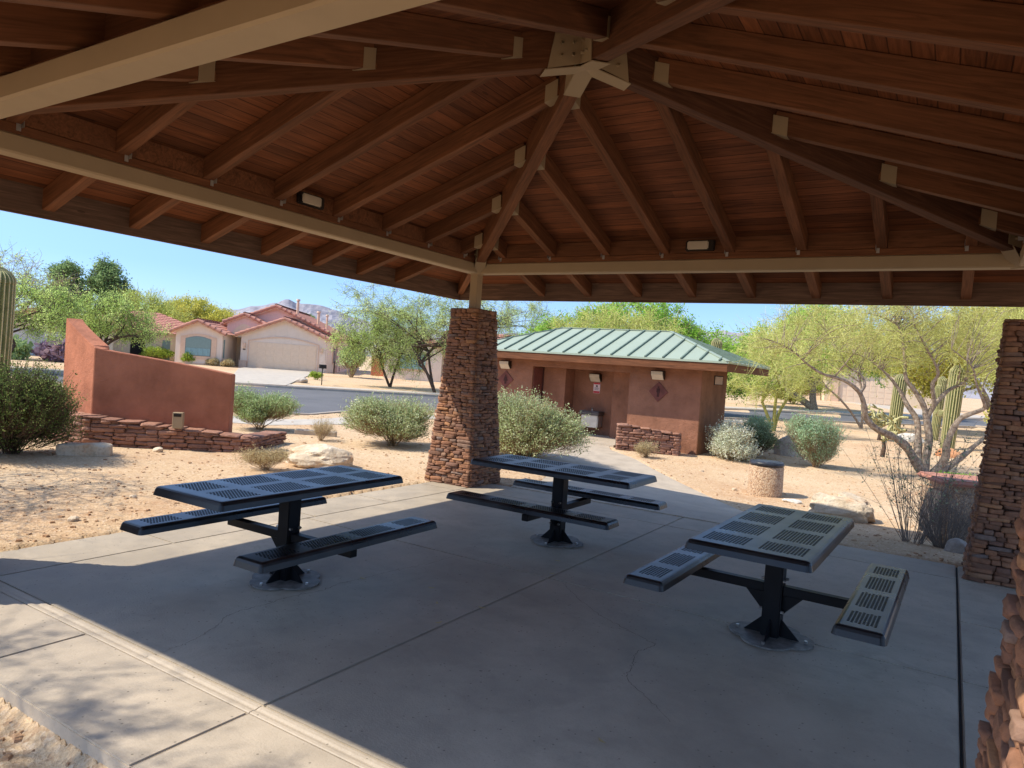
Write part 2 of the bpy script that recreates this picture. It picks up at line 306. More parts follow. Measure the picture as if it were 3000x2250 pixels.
class MB:
    """collects vertices and faces in numpy blocks"""
    def __init__(s): s.v = []; s.f = []; s.n = 0; s.r = []; s.mi = []; s.cm = 0
    def add(s, V, Fs, rnd=0.5):
        V = np.asarray(V, float).reshape(-1, 3); s.v.append(V)
        if isinstance(Fs, np.ndarray): s.f.append((Fs+s.n)); k = len(Fs)
        else: s.f.append([[i+s.n for i in f] for f in Fs]); k = len(Fs)
        s.r.append(np.full(len(V), rnd) if np.isscalar(rnd) else np.asarray(rnd, float)); s.mi.append(np.full(k, s.cm)); s.n += len(V); return s
    def box(s, x0, y0, z0, x1, y1, z1, rnd=.5):
        V = [(x0, y0, z0), (x1, y0, z0), (x1, y1, z0), (x0, y1, z0), (x0, y0, z1), (x1, y0, z1), (x1, y1, z1), (x0, y1, z1)]
        return s.add(V, [(0, 3, 2, 1), (4, 5, 6, 7), (0, 1, 5, 4), (1, 2, 6, 5), (2, 3, 7, 6), (3, 0, 4, 7)], rnd)
    def prism(s, pts, z0, z1, rnd=.5):
        n = len(pts); V = [(x, y, z0) for x, y in pts]+[(x, y, z1) for x, y in pts]
        F = [tuple(range(n-1, -1, -1)), tuple(range(n, 2*n))]+[(i, (i+1) % n, n+(i+1) % n, n+i) for i in range(n)]
        return s.add(V, F, rnd)
    def extr(s, pts3, d, rnd=.5):
        """closed 3D polygon extruded by vector d"""
        n = len(pts3); d = np.array(d); P = np.array(pts3, float); V = np.vstack([P, P+d])
        F = [tuple(range(n-1, -1, -1)), tuple(range(n, 2*n))]+[(i, (i+1) % n, n+(i+1) % n, n+i) for i in range(n)]
        return s.add(V, F, rnd)
    def cyl(s, x, y, z0, z1, r, n=16, r2=None, rnd=.5):
        r2 = r if r2 is None else r2; a = np.arange(n)*2*math.pi/n
        V = np.vstack([np.c_[x+r*np.cos(a), y+r*np.sin(a), np.full(n, z0)], np.c_[x+r2*np.cos(a), y+r2*np.sin(a), np.full(n, z1)]])
        F = [tuple(range(n-1, -1, -1)), tuple(range(n, 2*n))]+[(i, (i+1) % n, n+(i+1) % n, n+i) for i in range(n)]
        return s.add(V, F, rnd)
    def lathe(s, prof, n=24, c=(0, 0), rnd=.5):
        a = np.arange(n)*2*math.pi/n; V = np.vstack([np.c_[c[0]+r*np.cos(a), c[1]+r*np.sin(a), np.full(n, z)] for r, z in prof])
        F = [(j*n+i, j*n+(i+1) % n, (j+1)*n+(i+1) % n, (j+1)*n+i) for j in range(len(prof)-1) for i in range(n)]
        return s.add(V, F, rnd)
    def tube(s, P, R, n=6, rnd=.5):
        P = np.asarray(P, float); R = np.broadcast_to(np.asarray(R, float), (len(P),)); T = np.gradient(P, axis=0)
        T /= np.linalg.norm(T, axis=1)[:, None]+1e-9
        ref = np.array([.31, .17, .93]) if abs(T[0][2]) < .8 else np.array([1., .1, 0])
        A = np.cross(T, ref); A /= np.linalg.norm(A, axis=1)[:, None]+1e-9; B = np.cross(T, A)
        a = np.arange(n)*2*math.pi/n
        V = (P[:, None]+R[:, None, None]*(np.cos(a)[None, :, None]*A[:, None]+np.sin(a)[None, :, None]*B[:, None])).reshape(-1, 3)
        i = np.arange(len(P)-1)[:, None]*n; k = np.arange(n)[None]; k2 = (k+1) % n
        F = np.stack([i+k, i+k2, i+n+k2, i+n+k], -1).reshape(-1, 4); s.add(V, F, rnd)
        return s
    def twigs(s, A, B, r0, r1, bend=.1, rng=None, rnd=None):
        """many straightish 3-sided tapered twigs from A to B (N,3), vectorised, with a bent middle"""
        N = len(A); D = B-A; Ln = np.linalg.norm(D, axis=1)[:, None]+1e-9; T = D/Ln
        X = np.cross(T, np.array([.3, .2, .93])); X /= np.linalg.norm(X, axis=1)[:, None]+1e-9; Y = np.cross(T, X)
        Mid = (A+B)/2+Ln*bend*rng.normal(size=(N, 3)); V = []
        for P, r in ((A, r0), (Mid, (r0+r1)/2), (B, r1)):
            r = np.broadcast_to(np.asarray(r, float).reshape(-1, 1) if np.ndim(r) else np.full((N, 1), r), (N, 1))
            for k in range(3):
                a = k*2.0944; V.append(P+r*(math.cos(a)*X+math.sin(a)*Y))
        V = np.stack(V, 1).reshape(-1, 3)
        f = np.array([(j*3+k, j*3+(k+1) % 3, (j+1)*3+(k+1) % 3, (j+1)*3+k) for j in range(2) for k in range(3)])
        F = (np.arange(N)[:, None, None]*9+f[None]).reshape(-1, 4)
        s.add(V, F, np.repeat(rng.random(N) if rnd is None else rnd, 9))
        return Mid
    def leaves(s, C, size, asp, rng, rnd=None, up=0):
        N = len(C); T = rng.normal(size=(N, 3)); T[:, 2] += up; T /= np.linalg.norm(T, axis=1)[:, None]
        W = np.cross(T, rng.normal(size=(N, 3))); W /= np.linalg.norm(W, axis=1)[:, None]+1e-9
        sz = size*(.6+.8*rng.random((N, 1))); w = sz*asp
        V = np.stack([C, C+T*sz*.45+W*w*.5, C+T*sz, C+T*sz*.45-W*w*.5], 1).reshape(-1, 3)
        F = np.arange(N*4).reshape(-1, 4); s.add(V, F, np.repeat(rng.random(N) if rnd is None else rnd, 4)); return s
    def mesh(s, name, mats, smooth=False):
        V = np.vstack(s.v); me = bpy.data.meshes.new(name)
        loops = []; starts = []; tot = 0; counts = []
        for f in s.f:
            if isinstance(f, np.ndarray): loops.append(f.ravel()); counts.append(np.full(len(f), f.shape[1]))
            else:
                loops.append(np.array([i for q in f for i in q])); counts.append(np.array([len(q) for q in f]))
        loops = np.concatenate(loops).astype(np.int32); counts = np.concatenate(counts).astype(np.int32); starts = np.concatenate([[0], np.cumsum(counts)[:-1]]).astype(np.int32)
        me.vertices.add(len(V)); me.vertices.foreach_set('co', V.ravel().astype(np.float32))
        me.loops.add(len(loops)); me.loops.foreach_set('vertex_index', loops)
        me.polygons.add(len(counts)); me.polygons.foreach_set('loop_start', starts)
        try: me.polygons.foreach_set('loop_total', counts)
        except Exception: pass
        for m in (mats if isinstance(mats, (list, tuple)) else [mats]): me.materials.append(m)
        me.polygons.foreach_set('material_index', np.concatenate(s.mi).astype(np.int32))
        at = me.attributes.new('rnd', 'FLOAT', 'POINT'); at.data.foreach_set('value', np.concatenate(s.r).astype(np.float32))
        me.polygons.foreach_set('use_smooth', np.full(len(counts), smooth))
        me.update(); me.validate(); return me
    def build(s, name, mats, parent=None, smooth=False, loc=None, **k):
        o = bpy.data.objects.new(name, s.mesh(name, mats, smooth)); COL.objects.link(o)
        if parent: o.parent = parent
        if loc is not None: o.location = loc
        return tag(o, **k)

def bevel(o, w=.005, seg=1):
    bm = bmesh.new(); bm.from_mesh(o.data); bmesh.ops.remove_doubles(bm, verts=bm.verts, dist=1e-5)
    bmesh.ops.bevel(bm, geom=list(bm.edges), offset=w, segments=seg, affect='EDGES', clamp_overlap=True); bm.to_mesh(o.data); bm.free(); return o

def member(name, p0, p1, w, h, mat, parent, up=(0, 0, 1), bev=.006, top=False):
    """beam from p0 to p1 (centre of bottom face), X along its length, own local frame so the grain runs along it"""
    p0 = Vector(p0); p1 = Vector(p1); x = (p1-p0); Ln = x.length; x.normalize(); y = Vector(up).cross(x).normalized(); z = x.cross(y)
    m = MB(); m.box(0, -w/2, 0, Ln, w/2, h); o = m.build(name, mat, parent)
    o.matrix_local = Matrix((x, y, z)).transposed().to_4x4(); o.location = p0
    if bev: bevel(o, bev)
    return o

def copy_tree(o, parent=None):
    c = o.copy(); COL.objects.link(c)
    if parent: c.parent = parent
    for ch in list(o.children): copy_tree(ch, c)
    return c

# smooth value noise on arrays
_rs = np.random.RandomState(5); _tab = _rs.rand(256, 256)
def vnoise(x, y):
    xi = np.floor(x).astype(int); yi = np.floor(y).astype(int); fx = x-xi; fy = y-yi; fx = fx*fx*(3-2*fx); fy = fy*fy*(3-2*fy)
    g = lambda i, j: _tab[(xi+i) % 256, (yi+j) % 256]
    return (g(0, 0)*(1-fx)+g(1, 0)*fx)*(1-fy)+(g(0, 1)*(1-fx)+g(1, 1)*fx)*fy
def fbm(x, y, o=4):
    r = 0; a = .5
    for k in range(o): r = r+a*vnoise(x*2**k+17*k, y*2**k+9*k); a *= .5
    return r
def ss(a, b, x):
    t = np.clip((np.asarray(x, float)-a)/(b-a), 0, 1); return t*t*(3-2*t)

# ------------------------------------------------------------------ terrain
def T(x, y):
    x = np.asarray(x, float); y = np.asarray(y, float)
    z = (-.18*ss(.5, 2.6, y)+.06*ss(4, 8, y))*ss(-2.5, 3.5, x)
    z = z-.12*ss(-6.95, -7.2, y)
    r = np.hypot(x-3, y+3)
    z = z+.30*ss(22, 60, r)+.25*ss(5, 40, x)*ss(22, 60, r)+.33*ss(36, 60, y)*ss(-28, -14, x)
    return z
def TZ(x, y): return float(T(x, y))

SX0, SX1, SY0, SY1 = -.26, 8.3, -7.08, .2          # slab outline
WALK = [(4.3, .19), (4.2, 1.2), (3.51, 2.41), (2.5, 3.55), (1.33, 4.86), (.35, 6.0), (-.55, 6.75), (-.9, 7.4), (-.9, 8.38), (-3.82, 8.38), (-3.82, 6.9), (-2.6, 5.6), (-1.2, 3.9), (.2, 2.4), (.7, 1.2), (.75, .19)]
ROAD = [(-60, -16), (-40, -2.5), (-28.6, 7.6), (-22.7, 13), (-20.6, 14.7), (-16.5, 19), (-10, 27.2), (-4.5, 35), (1.65, 42.6), (10, 52), (40, 80), (46, 72), (14, 45), (7, 41), (2.25, 35.6), (-2.4, 26.6), (-5.2, 20.5), (-8.0, 14), (-9.6, 9.5), (-9.9, 7.1), (-9.4, 5.4), (-10.2, 4.3), (-13, 3.8), (-19, 4.3), (-25.1, 5.0), (-34, -4), (-52, -24)]
def inpoly(x, y, P):
    c = np.zeros(np.shape(x), bool); n = len(P)
    for i in range(n):
        x0, y0 = P[i]; x1, y1 = P[(i+1) % n]
        with np.errstate(divide='ignore', invalid='ignore'):
            c ^= ((y0 > y) != (y1 > y)) & (x < (x1-x0)*(y-y0)/(y1-y0+1e-12)+x0)
    return c
g = MB()
rr = np.concatenate([np.linspace(.2, 3, 16), np.geomspace(3.1, 30, 150), np.geomspace(31, 9000, 60)])
aa = np.linspace(0, 2*math.pi, 1081)[:-1]
Rg, Ag = np.meshgrid(rr, aa, indexing='ij'); X = CAMXY[0]+Rg*np.cos(Ag); Y = CAMXY[1]+Rg*np.sin(Ag)
near = 1-ss(40, 120, Rg)
Z = T(X, Y)+near*((fbm(X*.6, Y*.6)-.47)*.05+(fbm(X*4, Y*4, 3)-.44)*.022)
ins = (X > SX0+.03) & (X < SX1) & (Y > SY0+.03) & (Y < SY1-.02)
Z = np.where(ins, T(X, Y)*0-.14, Z)
Z = np.where(inpoly(X, Y, WALK), T(X, Y)-.06, Z); Z = np.where(inpoly(X, Y, ROAD), T(X, Y)-.12, Z)
mound = .10*np.exp(-((X+.2)**2+(Y+1.4)**2)/9)*0
V = np.stack([X, Y, Z+mound], -1).reshape(-1, 3); na = len(aa)
i = np.arange(len(rr)-1)[:, None]*na; k = np.arange(na)[None]; k2 = (k+1) % na
F = np.stack([i+k, i+na+k, i+na+k2, i+k2], -1).reshape(-1, 4)
g.add(V, F); g.add([(CAMXY[0], CAMXY[1], -.14)]+[tuple(V[q]) for q in range(0, na, 8)], [(0, 1+q, 1+(q+1) % 135) for q in range(135)])
g.build('desert_ground', M['dirt'], smooth=True, kind='structure')

def sheet(name, P, dz, thick, mat, step=None, **k):
    """slab following the terrain from a polygon outline, triangulated on a fine grid"""
    bm = bmesh.new(); vs_ = [bm.verts.new((x, y, 0)) for x, y in P]; f = bm.faces.new(vs_)
    if f.normal.z < 0: f.normal_flip()
    f.normal_update()
    if f.normal.z < 0: f.normal_flip()
    bmesh.ops.triangulate(bm, faces=bm.faces[:])
    for _ in range(step or 0):
        long = [e for e in bm.edges if e.calc_length() > .9]
        if not long: break
        bmesh.ops.subdivide_edges(bm, edges=long, cuts=1); bmesh.ops.triangulate(bm, faces=bm.faces[:])
    ex = bmesh.ops.extrude_face_region(bm, geom=bm.faces[:]); low = [v for v in ex['geom'] if isinstance(v, bmesh.types.BMVert)]
    lowset = set(low)
    for v in bm.verts:
        z = TZ(v.co.x, v.co.y)+dz; v.co.z = z
    # extruded copy becomes the top, original the bottom
    for v in bm.verts:
        if v not in lowset: v.co.z -= thick
    bmesh.ops.recalc_face_normals(bm, faces=bm.faces[:])
    me = bpy.data.meshes.new(name); bm.to_mesh(me); bm.free(); me.materials.append(mat)
    o = bpy.data.objects.new(name, me); COL.objects.link(o); return tag(o, **k)

# slab panels with tooled joints
def panels(name, xs, ys, z, mat, gap=.007, bev=.008, **k):
    m = MB()
    for x0, x1 in zip(xs[:-1], xs[1:]):
        for y0, y1 in zip(ys[:-1], ys[1:]): m.box(x0+gap/2, y0+gap/2, z-.11, x1-gap/2, y1-gap/2, z)
    o = m.build(name, mat, **k)
    bm = bmesh.new(); bm.from_mesh(o.data); es = [e for e in bm.edges if all(v.co.z > z-.01 for v in e.verts)]
    bmesh.ops.bevel(bm, geom=es, offset=bev, segments=2, affect='EDGES'); bm.to_mesh(o.data); bm.free(); return o
panels('pavilion_floor', [.39, 3.39, 6.39], [-6.39, -3.42, -.48], 0, M['concrete'], kind='structure')
panels('pavilion_floor_edge', [-.26, .39], [-7.08, -6.39, -4.97, -3.3, -2.05, -.70, .2], -.001, M['concrete'], kind='structure')
panels('pavilion_floor_edge', [.39, 3.39, 6.39], [-.48, .2], -.001, M['concrete'], kind='structure')
panels('pavilion_floor_edge', [6.402, SX1], [-7.08, -6.39, -5.2, -3.42, -2.0, -.48, .2], -.001, M['concrete'], gap=.008, kind='structure')
m = MB(); m.box(6.3905, -7.0, -.1, 6.4015, .15, -.012); m.build('expansion_joint', M['darkgap'], kind='structure')
panels('concrete_walk', [.392, 1.88, 3.39, 4.9, 6.388], [-7.08, -6.475], -.001, M['walk'], kind='structure')
m = MB(); prof = [(-6.475, -.004), (-6.47, -.001), (-6.455, .0), (-6.44, -.003), (-6.435, -.003), (-6.42, .002), (-6.40, .003), (-6.393, .0), (-6.392, -.1), (-6.475, -.1)]
for x0, x1 in ((.395, 3.387), (3.393, 6.387)): m.extr([(x0, y, z) for y, z in prof], (x1-x0, 0, 0))
m.build('tooled_floor_edge', M['walk'], kind='structure')
m = MB(); m.box(SX0, -7.07, -.3, SX1, .19, -.02)
m.build('floor_base', M['curb'], kind='structure')
sheet('restroom_walk', WALK, .012, .2, M['walk'], 5, kind='structure')
m = MB(); m.box(-3.9, 7.35, -.3, -.75, 8.37, .03); m.box(-3.76, 8.37, -.3, -.86, 9.50, .03); m.build('restroom_pad', M['walk'], kind='structure')
sheet('asphalt_road', ROAD, -.06, .3, M['asphalt'], 8, kind='structure')
def strip(name, pts, w, dz, thick, mat, **k):
    P = np.array(pts, float); Tn = np.gradient(P, axis=0); Tn /= np.linalg.norm(Tn, axis=1)[:, None]; N = np.c_[-Tn[:, 1], Tn[:, 0]]
    m = MB()
    A = P; B = P+N*w; za = T(A[:, 0], A[:, 1])+dz; zb = T(B[:, 0], B[:, 1])+dz; n = len(P)
    V = np.vstack([np.c_[A, za], np.c_[B, zb], np.c_[A, za-thick], np.c_[B, zb-thick]])
    F = [(i, i+1, n+i+1, n+i) for i in range(n-1)]+[(2*n+i, 2*n+i+1, i+1, i) for i in range(n-1)]+[(n+i, n+i+1, 3*n+i+1, 3*n+i) for i in range(n-1)]
    F += [(0, n, 3*n, 2*n), (n-1, 2*n-1, 4*n-1, 3*n-1)]
    m.add(V, F); return m.build(name, mat, **k)
def dens(P, step=1.0):
    out = []
    for a, b in zip(P[:-1], P[1:]):
        n = max(1, int(math.hypot(b[0]-a[0], b[1]-a[1])/step))
        for i in range(n): out.append((a[0]+(b[0]-a[0])*i/n, a[1]+(b[1]-a[1])*i/n))
    out.append(P[-1]); return out
far = ROAD[0:11]; nearE = ROAD[11:]
m = MB(); m.box(-.45, -.07, -.1, .45, .07, .11); bevel(m.build('wheel_stop', M['curb'], loc=(-5.45, 2.05, 0), label='low dark concrete block lying on the dirt right of the planter wall', cat='concrete block'), .02)
COL.objects['wheel_stop'].rotation_euler = (0, 0, rad(33))
strip('far_kerb', dens(far), .16, .04, .4, M['curb'], kind='structure')
strip('far_sidewalk', dens([(x-.62, y+.75) for x, y in far]), 1.3, .03, .3, M['drive'], kind='structure')
strip('near_kerb', dens(nearE), .16, .04, .4, M['curb'], kind='structure')
sheet('near_sidewalk', [(-14, 1.2), (-8.6, 1.7), (-7.4, 2.3), (-6.9, 4.5), (-7.5, 7.5), (-6.2, 12), (-3.4, 19), (-.6, 25.4), (-1.7, 25.9), (-4.6, 19.6), (-7.5, 12.4), (-8.8, 7.6), (-8.2, 4.6), (-8.6, 3.1), (-14, 2.5)], .012, .2, M['drive'], 6, kind='structure')

# ------------------------------------------------------------------ stones
def stone_template(n=4, k=5.0):
    V = []; F = []; idx = {}
    def vid(p):
        key = tuple(np.round(p, 5))
        if key not in idx: idx[key] = len(V); V.append(p)
        return idx[key]
    L_ = np.linspace(-1, 1, n+1)
    for ax in range(3):
        for sgn in (-1, 1):
            for i in range(n):
                for j in range(n):
                    q = []
                    for a, b in ((i, j), (i+1, j), (i+1, j+1), (i, j+1)):
                        p = [0, 0, 0]; p[ax] = sgn; p[(ax+1) % 3] = L_[a]; p[(ax+2) % 3] = L_[b]; q.append(vid(tuple(p)))
                    F.append(q if sgn > 0 else q[::-1])
    V = np.array(V, float); nrm = (np.abs(V)**k).sum(1)**(1/k); return V/nrm[:, None], np.array(F)
ST_V, ST_F = stone_template(4, 7.5); SW_V, SW_F = stone_template(5, 9.0)
def stone(m, c, ux, uy, lx, ly, lz, rng, rough=.10, sharp=False):
    """one rounded stone: centre c, half sizes along ux, uy, z"""
    T_ = SW_V if sharp else ST_V; P = T_*(1+rough*(rng.random((1, 3))-.5))*(1+(.05 if sharp else .03)*rng.normal(size=(len(T_), 1))); P = P+.09*np.sin(P[:, [1, 2, 0]]*rng.uniform(1, 3.2, 3)+rng.uniform(0, 6, 3))*np.array([.5, .9, .9])
    tilt = rng.normal()*.035; zz = P[:, 2]*lz+P[:, 0]*lx*tilt
    W = np.asarray(c)+P[:, :1]*lx*np.asarray(ux)+P[:, 1:2]*ly*np.asarray(uy); W[:, 2] += zz
    m.add(W, SW_F if sharp else ST_F, rng.random())

def stone_column(seed, H=2.607, h0=.41, h1=.245):
    rng = np.random.default_rng(seed); m = MB(); z = 0
    hz = lambda z: h1+(h0-h1)*max(0, (H-z)/H)**1.2
    while z < H-.01:
        ch = rng.uniform(.028, .056)
        if z+ch > H-.02: ch = max(.03, H-z)
        zc = z+ch/2; h = hz(zc)-.035
        for s in range(4):
            a = s*math.pi/2; ux = np.array([math.cos(a), math.sin(a), 0]); uy = np.array([-math.sin(a), math.cos(a), 0]); n_ = -uy
            p = -h-.035
            end = h+.035
            # corners alternate ownership by course
            while p < end-.02:
                ln = rng.uniform(.06, .12) if rng.random() < .45 else rng.uniform(.12, .24)
                if end-p-ln < .06: ln = end-p
                dep = .06+.012*rng.random(); out = rng.uniform(-.012, .016)
                hh = ch*rng.uniform(.46, .56)
                c = ux*(p+ln/2)+n_*(h+.035-dep/2*0-.03+out); c[2] = zc+rng.normal()*.003
                stone(m, c, ux, uy, ln/2*.985, dep*.75, hh, rng); p += ln
        z += ch
    for q in range(14):   # cap stones
        a = rng.uniform(0, 6.28); c = np.array([rng.uniform(-.17, .17), rng.uniform(-.17, .17), H-.012])
        stone(m, c, (math.cos(a), math.sin(a), 0), (-math.sin(a), math.cos(a), 0), .09, .07, .02, rng)
    core = MB(); prof = np.linspace(0, H-.02, 9)
    P = [[(sx*(hz(z_)-.04), sy*(hz(z_)-.04), z_) for sx, sy in ((-1, -1), (1, -1), (1, 1), (-1, 1))] for z_ in prof]
    V = [p for q in P for p in q]; F = [(4*j+i, 4*j+(i+1) % 4, 4*j+4+(i+1) % 4, 4*j+4+i) for j in range(8) for i in range(4)]+[(32, 33, 34, 35)]
    m.cm = 1; m.add(V, F); return m.mesh('stone_column', [M['stone'], M['mortar']], True)

# ------------------------------------------------------------------ picnic shelter
S = 6.786
shelter = empty('picnic_shelter', (0, 0, 0), label='large open picnic shelter with exposed timber hip roof on stacked stone columns', cat='picnic shelter')
colm = [stone_column(3), stone_column(8)]
for i, (x, y) in enumerate(((0, 0), (S, 0), (0, -S), (S, -S))):
    o = bpy.data.objects.new('stone_column', colm[i % 2]); COL.objects.link(o); o.parent = shelter; dx_ = (0, .10, 0, -.055)[i]; o.location = (x+dx_, y, 0); o.rotation_euler = (0, 0, (0, math.pi, math.pi/2, 0)[i])
    p = MB(); p.box(-.0675, -.0675, 2.55, .0675, .0675, 3.29); q = p.build('steel_post', M['tan'], shelter, loc=(x+(.10 if i == 1 else 0), y, 0)); bevel(q, .006)
ZB0, ZB1, BW = 3.145, 3.293, .095
def tf(side):
    """map (along, inward) on each side of the square to world x,y"""
    return {'AB': lambda a, d: (a, -d), 'AL': lambda a, d: (d, -a), 'LD': lambda a, d: (a, -S+d), 'BD': lambda a, d: (S-d, -a)}[side]
RS = [.51+.824*k for k in range(8)]
K = .34
zr = lambda d: 3.372+K*(d-.095)          # rafter underside
zd = lambda d: zr(d)+.205                # deck underside
for side in ('AB', 'AL', 'LD', 'BD'):
    f = tf(side)
    a0, a1 = (.0, S)
    e = BW if side in ('AL', 'BD') else -BW      # butt: AB and LD run through, AL and BD stop short
    a0, a1 = (BW+.002, S-BW-.002) if side in ('AL', 'BD') else (-BW, S+BW)
    member('steel_beam', (*f(a0, 0), ZB0), (*f(a1, 0), ZB0), 2*BW, ZB1-ZB0, M['tan'], shelter, bev=.014)
    member('top_plate', (*f(a0+.1, .045), ZB1+.001), (*f(a1-.1, .045), ZB1+.001), .09, .076, M['wood'], shelter)
    # blocking between rafters
    m = MB(); ed = [.16]+RS+[S-.16]
    for j in range(len(ed)-1):
        b0 = ed[j]+(.057 if j else 0); b1 = ed[j+1]-(.057 if j < len(ed)-2 else 0)
        x0, y0 = f(b0, .048); x1, y1 = f(b1, .087)
        m.box(min(x0, x1), min(y0, y1), ZB1+.079, max(x0, x1), max(y0, y1), 3.553)
    bo = m.build('blocking', M['wood'], shelter)
    # fascia
    c0, c1 = (-1.17, S+1.17) if side in ('AB', 'LD') else (-1.128, S+1.128)
    member('fascia_board', (*f(c0, -1.15), 2.88), (*f(c1, -1.15), 2.88), .04, .298, M['fascia'], shelter, bev=.004)
    # rafters (8 per side), each one timber from the hip to the fascia
    for j, a in enumerate(RS):
        dd = min(a, S-a)                    # where it meets the hip
        d1 = dd-.03
        member('rafter', (*f(a, -1.128), zr(-1.128)), (*f(a, d1), zr(d1)), .108, .190, M['wood'], shelter, bev=.004)
        # hanger on the hip
        hd = dd-.10
        hx, hy = f(a, hd); pr = MB(); 
        ux = np.array(f(a, 1))-np.array(f(a, 0)); ua = np.array(f(1, 0))-np.array(f(0, 0)); sl_ = K
        def pt(al, d, dz): q = np.array(f(a+al, d)); return (q[0], q[1], zr(d)+dz)
        sgn = 1 if a < S/2 else -1
        for off in (-.0575, .0545):
            # side plates; slanted end follows the hip face
            dA = hd-.09; dB = hd+.04
            P = [pt(off, dA, -.004), pt(off, dB, -.004), pt(off, dB, .155), pt(off, dA, .155)]
            pr.extr(P, (ua[0]*.003, ua[1]*.003, 0))
        P = [pt(-.0575, hd-.09, -.0045), pt(.0575, hd-.09, -.0045), pt(.0575, hd+.05, -.0045), pt(-.0575, hd+.05, -.0045)]
        pr.extr(P, (0, 0, -.003)); pr.build('joist_hanger', M['tan'], shelter)
        # hurricane tie on the plate face
        cl = MB(); x0, y0 = f(a-.052, .0905); x1, y1 = f(a-.020, .094)
        cl.box(min(x0, x1), min(y0, y1), 3.318, max(x0, x1), max(y0, y1), 3.376)
        x0, y0 = f(a-.0575, .095); x1, y1 = f(a-.0545, .135); cl.box(min(x0, x1), min(y0, y1), 3.345, max(x0, x1), max(y0, y1), 3.43)
        cl.build('hurricane_tie', M['steel'], shelter)
    # plank ceiling plane in its own frame: X along the eave, Y up the slope
    cs = math.cos(math.atan(K)); d0 = -1.13; dl = S/2
    p0 = Vector((*f(0, d0), zd(d0))); ux = Vector((*(np.array(f(1, 0))-np.array(f(0, 0))), 0)); uy = (Vector((*f(0, 1), zd(1)))-Vector((*f(0, 0), zd(0)))).normalized()
    if ux.cross(uy).z < 0: ux = -ux; flip = -1
    else: flip = 1
    uz = ux.cross(uy)
    for nm, lift, th, mat, ov in (('plank_ceiling', 0, .028, M['deck'], 0), ('metal_roof_panel', .032, .02, M['green_roof'], .05)):
        y0_ = -ov; y1_ = (dl-d0)/cs-.004; A = [(d0-ov, y0_), (S-d0+ov, y0_), (S/2, y1_)]
        if flip < 0: A = [(-a_, b_) for a_, b_ in A][::-1]
        n = len(A); m = MB(); V = [(a_, b_, lift) for a_, b_ in A]+[(a_, b_, lift+th) for a_, b_ in A]
        m.add(V, [(2, 1, 0), (3, 4, 5), (0, 1, 4, 3), (1, 2, 5, 4), (2, 0, 3, 5)])
        o = m.build(nm, mat, shelter); o.matrix_local = Matrix((ux, uy, uz)).transposed().to_4x4(); o.location = p0
hub = Vector((S/2, -S/2, 0))
for cx, cy in ((0, 0), (S, 0), (0, -S), (S, -S)):
    sx = 1 if cx == 0 else -1; sy = -1 if cy == 0 else 1
    q = lambda d, z: (cx+sx*d, cy+sy*d, z)
    zh = lambda d: zd(d)-.325
    member('hip_rafter', q(.12, zh(.12)+.01), q(S/2-.09, zh(S/2-.09)), .135, .305, M['wood_dark'] if (cx, cy) in ((S, 0),) else M['wood'], shelter, bev=.006)
    member('hip_rafter_tail', q(-1.12, zr(-1.12)+.01), q(-.085, zr(-.085)+.01), .10, .185, M['wood'], shelter)
    # bracket at the corner: two side plates, seat and bolts
    b = MB()
    dv = np.array([sx, sy, 0])/math.sqrt(2); pv = np.array([-dv[1], dv[0], 0]); c_ = np.array([cx, cy, 0.])
    def pp(l, o_, z): return tuple(c_+dv*l+pv*o_+np.array([0, 0, z]))
    for s_ in (-1, 1):
        b.extr([pp(.10, .071*s_, 3.30), pp(.36, .071*s_, 3.345), pp(.36, .071*s_, 3.56), pp(.06, .071*s_, 3.56)], pv*.008*s_)
    b.extr([pp(.02, -.08, 3.150), pp(.14, -.08, 3.150), pp(.14, .08, 3.150), pp(.02, .08, 3.150)], (0, 0, -.008))
    b.extr([pp(.135, -.079, 3.142), pp(.135, .079, 3.142), pp(.30, .079, 3.335), pp(.30, -.079, 3.335)], (0, 0, -.01))
    bo = b.build('corner_bracket', M['tan'], shelter)
    for s_ in (-1, 1):
        for l, z in ((.17, 3.37), (.17, 3.48), (.28, 3.40), (.28, 3.50)):
            k_ = MB(); k_.tube([pp(l, .078*s_, z), pp(l, .105*s_, z)], .012, 8); k_.build('bolt', M['tan'], bo)
# hub connector
zc = zd(S/2)-.325
h = MB()
for cx in (-1, 1):
    for cy in (-1, 1):
        dv = np.array([cx, cy, 0])/math.sqrt(2); pv = np.array([-dv[1], dv[0], 0]); c_ = np.array([S/2, -S/2, 0])
        def pp(l, o_, z): return tuple(c_+dv*l+pv*o_+np.array([0, 0, z]))
        ks = K/math.sqrt(2)
        for s_ in (-1, 1):
            h.extr([pp(.07, .071*s_, zc-.008), pp(.36, .071*s_, zc-.36*ks-.006), pp(.31, .071*s_, zc+.225), pp(.07, .071*s_, zc+.225)], pv*.008*s_)
        h.extr([pp(.0, -.079, zc-.01), pp(.38, -.079, zc-.38*ks-.01), pp(.38, .079, zc-.38*ks-.01), pp(.0, .079, zc-.01)], (0, 0, -.008))
ho = h.build('hub_connector', M['tan'], shelter)
for cx in (-1, 1):
    for cy in (-1, 1):
        dv = np.array([cx, cy, 0])/math.sqrt(2); pv = np.array([-dv[1], dv[0], 0])
        for s_ in (-1, 1):
            for l, z in ((.15, .05), (.15, .15), (.25, .03), (.25, .13)):
                P0 = c_+dv*l+pv*.077*s_; k_ = MB(); k_.tube([(*P0[:2], zc+z), (*(P0+pv*.03*s_)[:2], zc+z)], .012, 8); k_.build('bolt', M['tan'], ho)
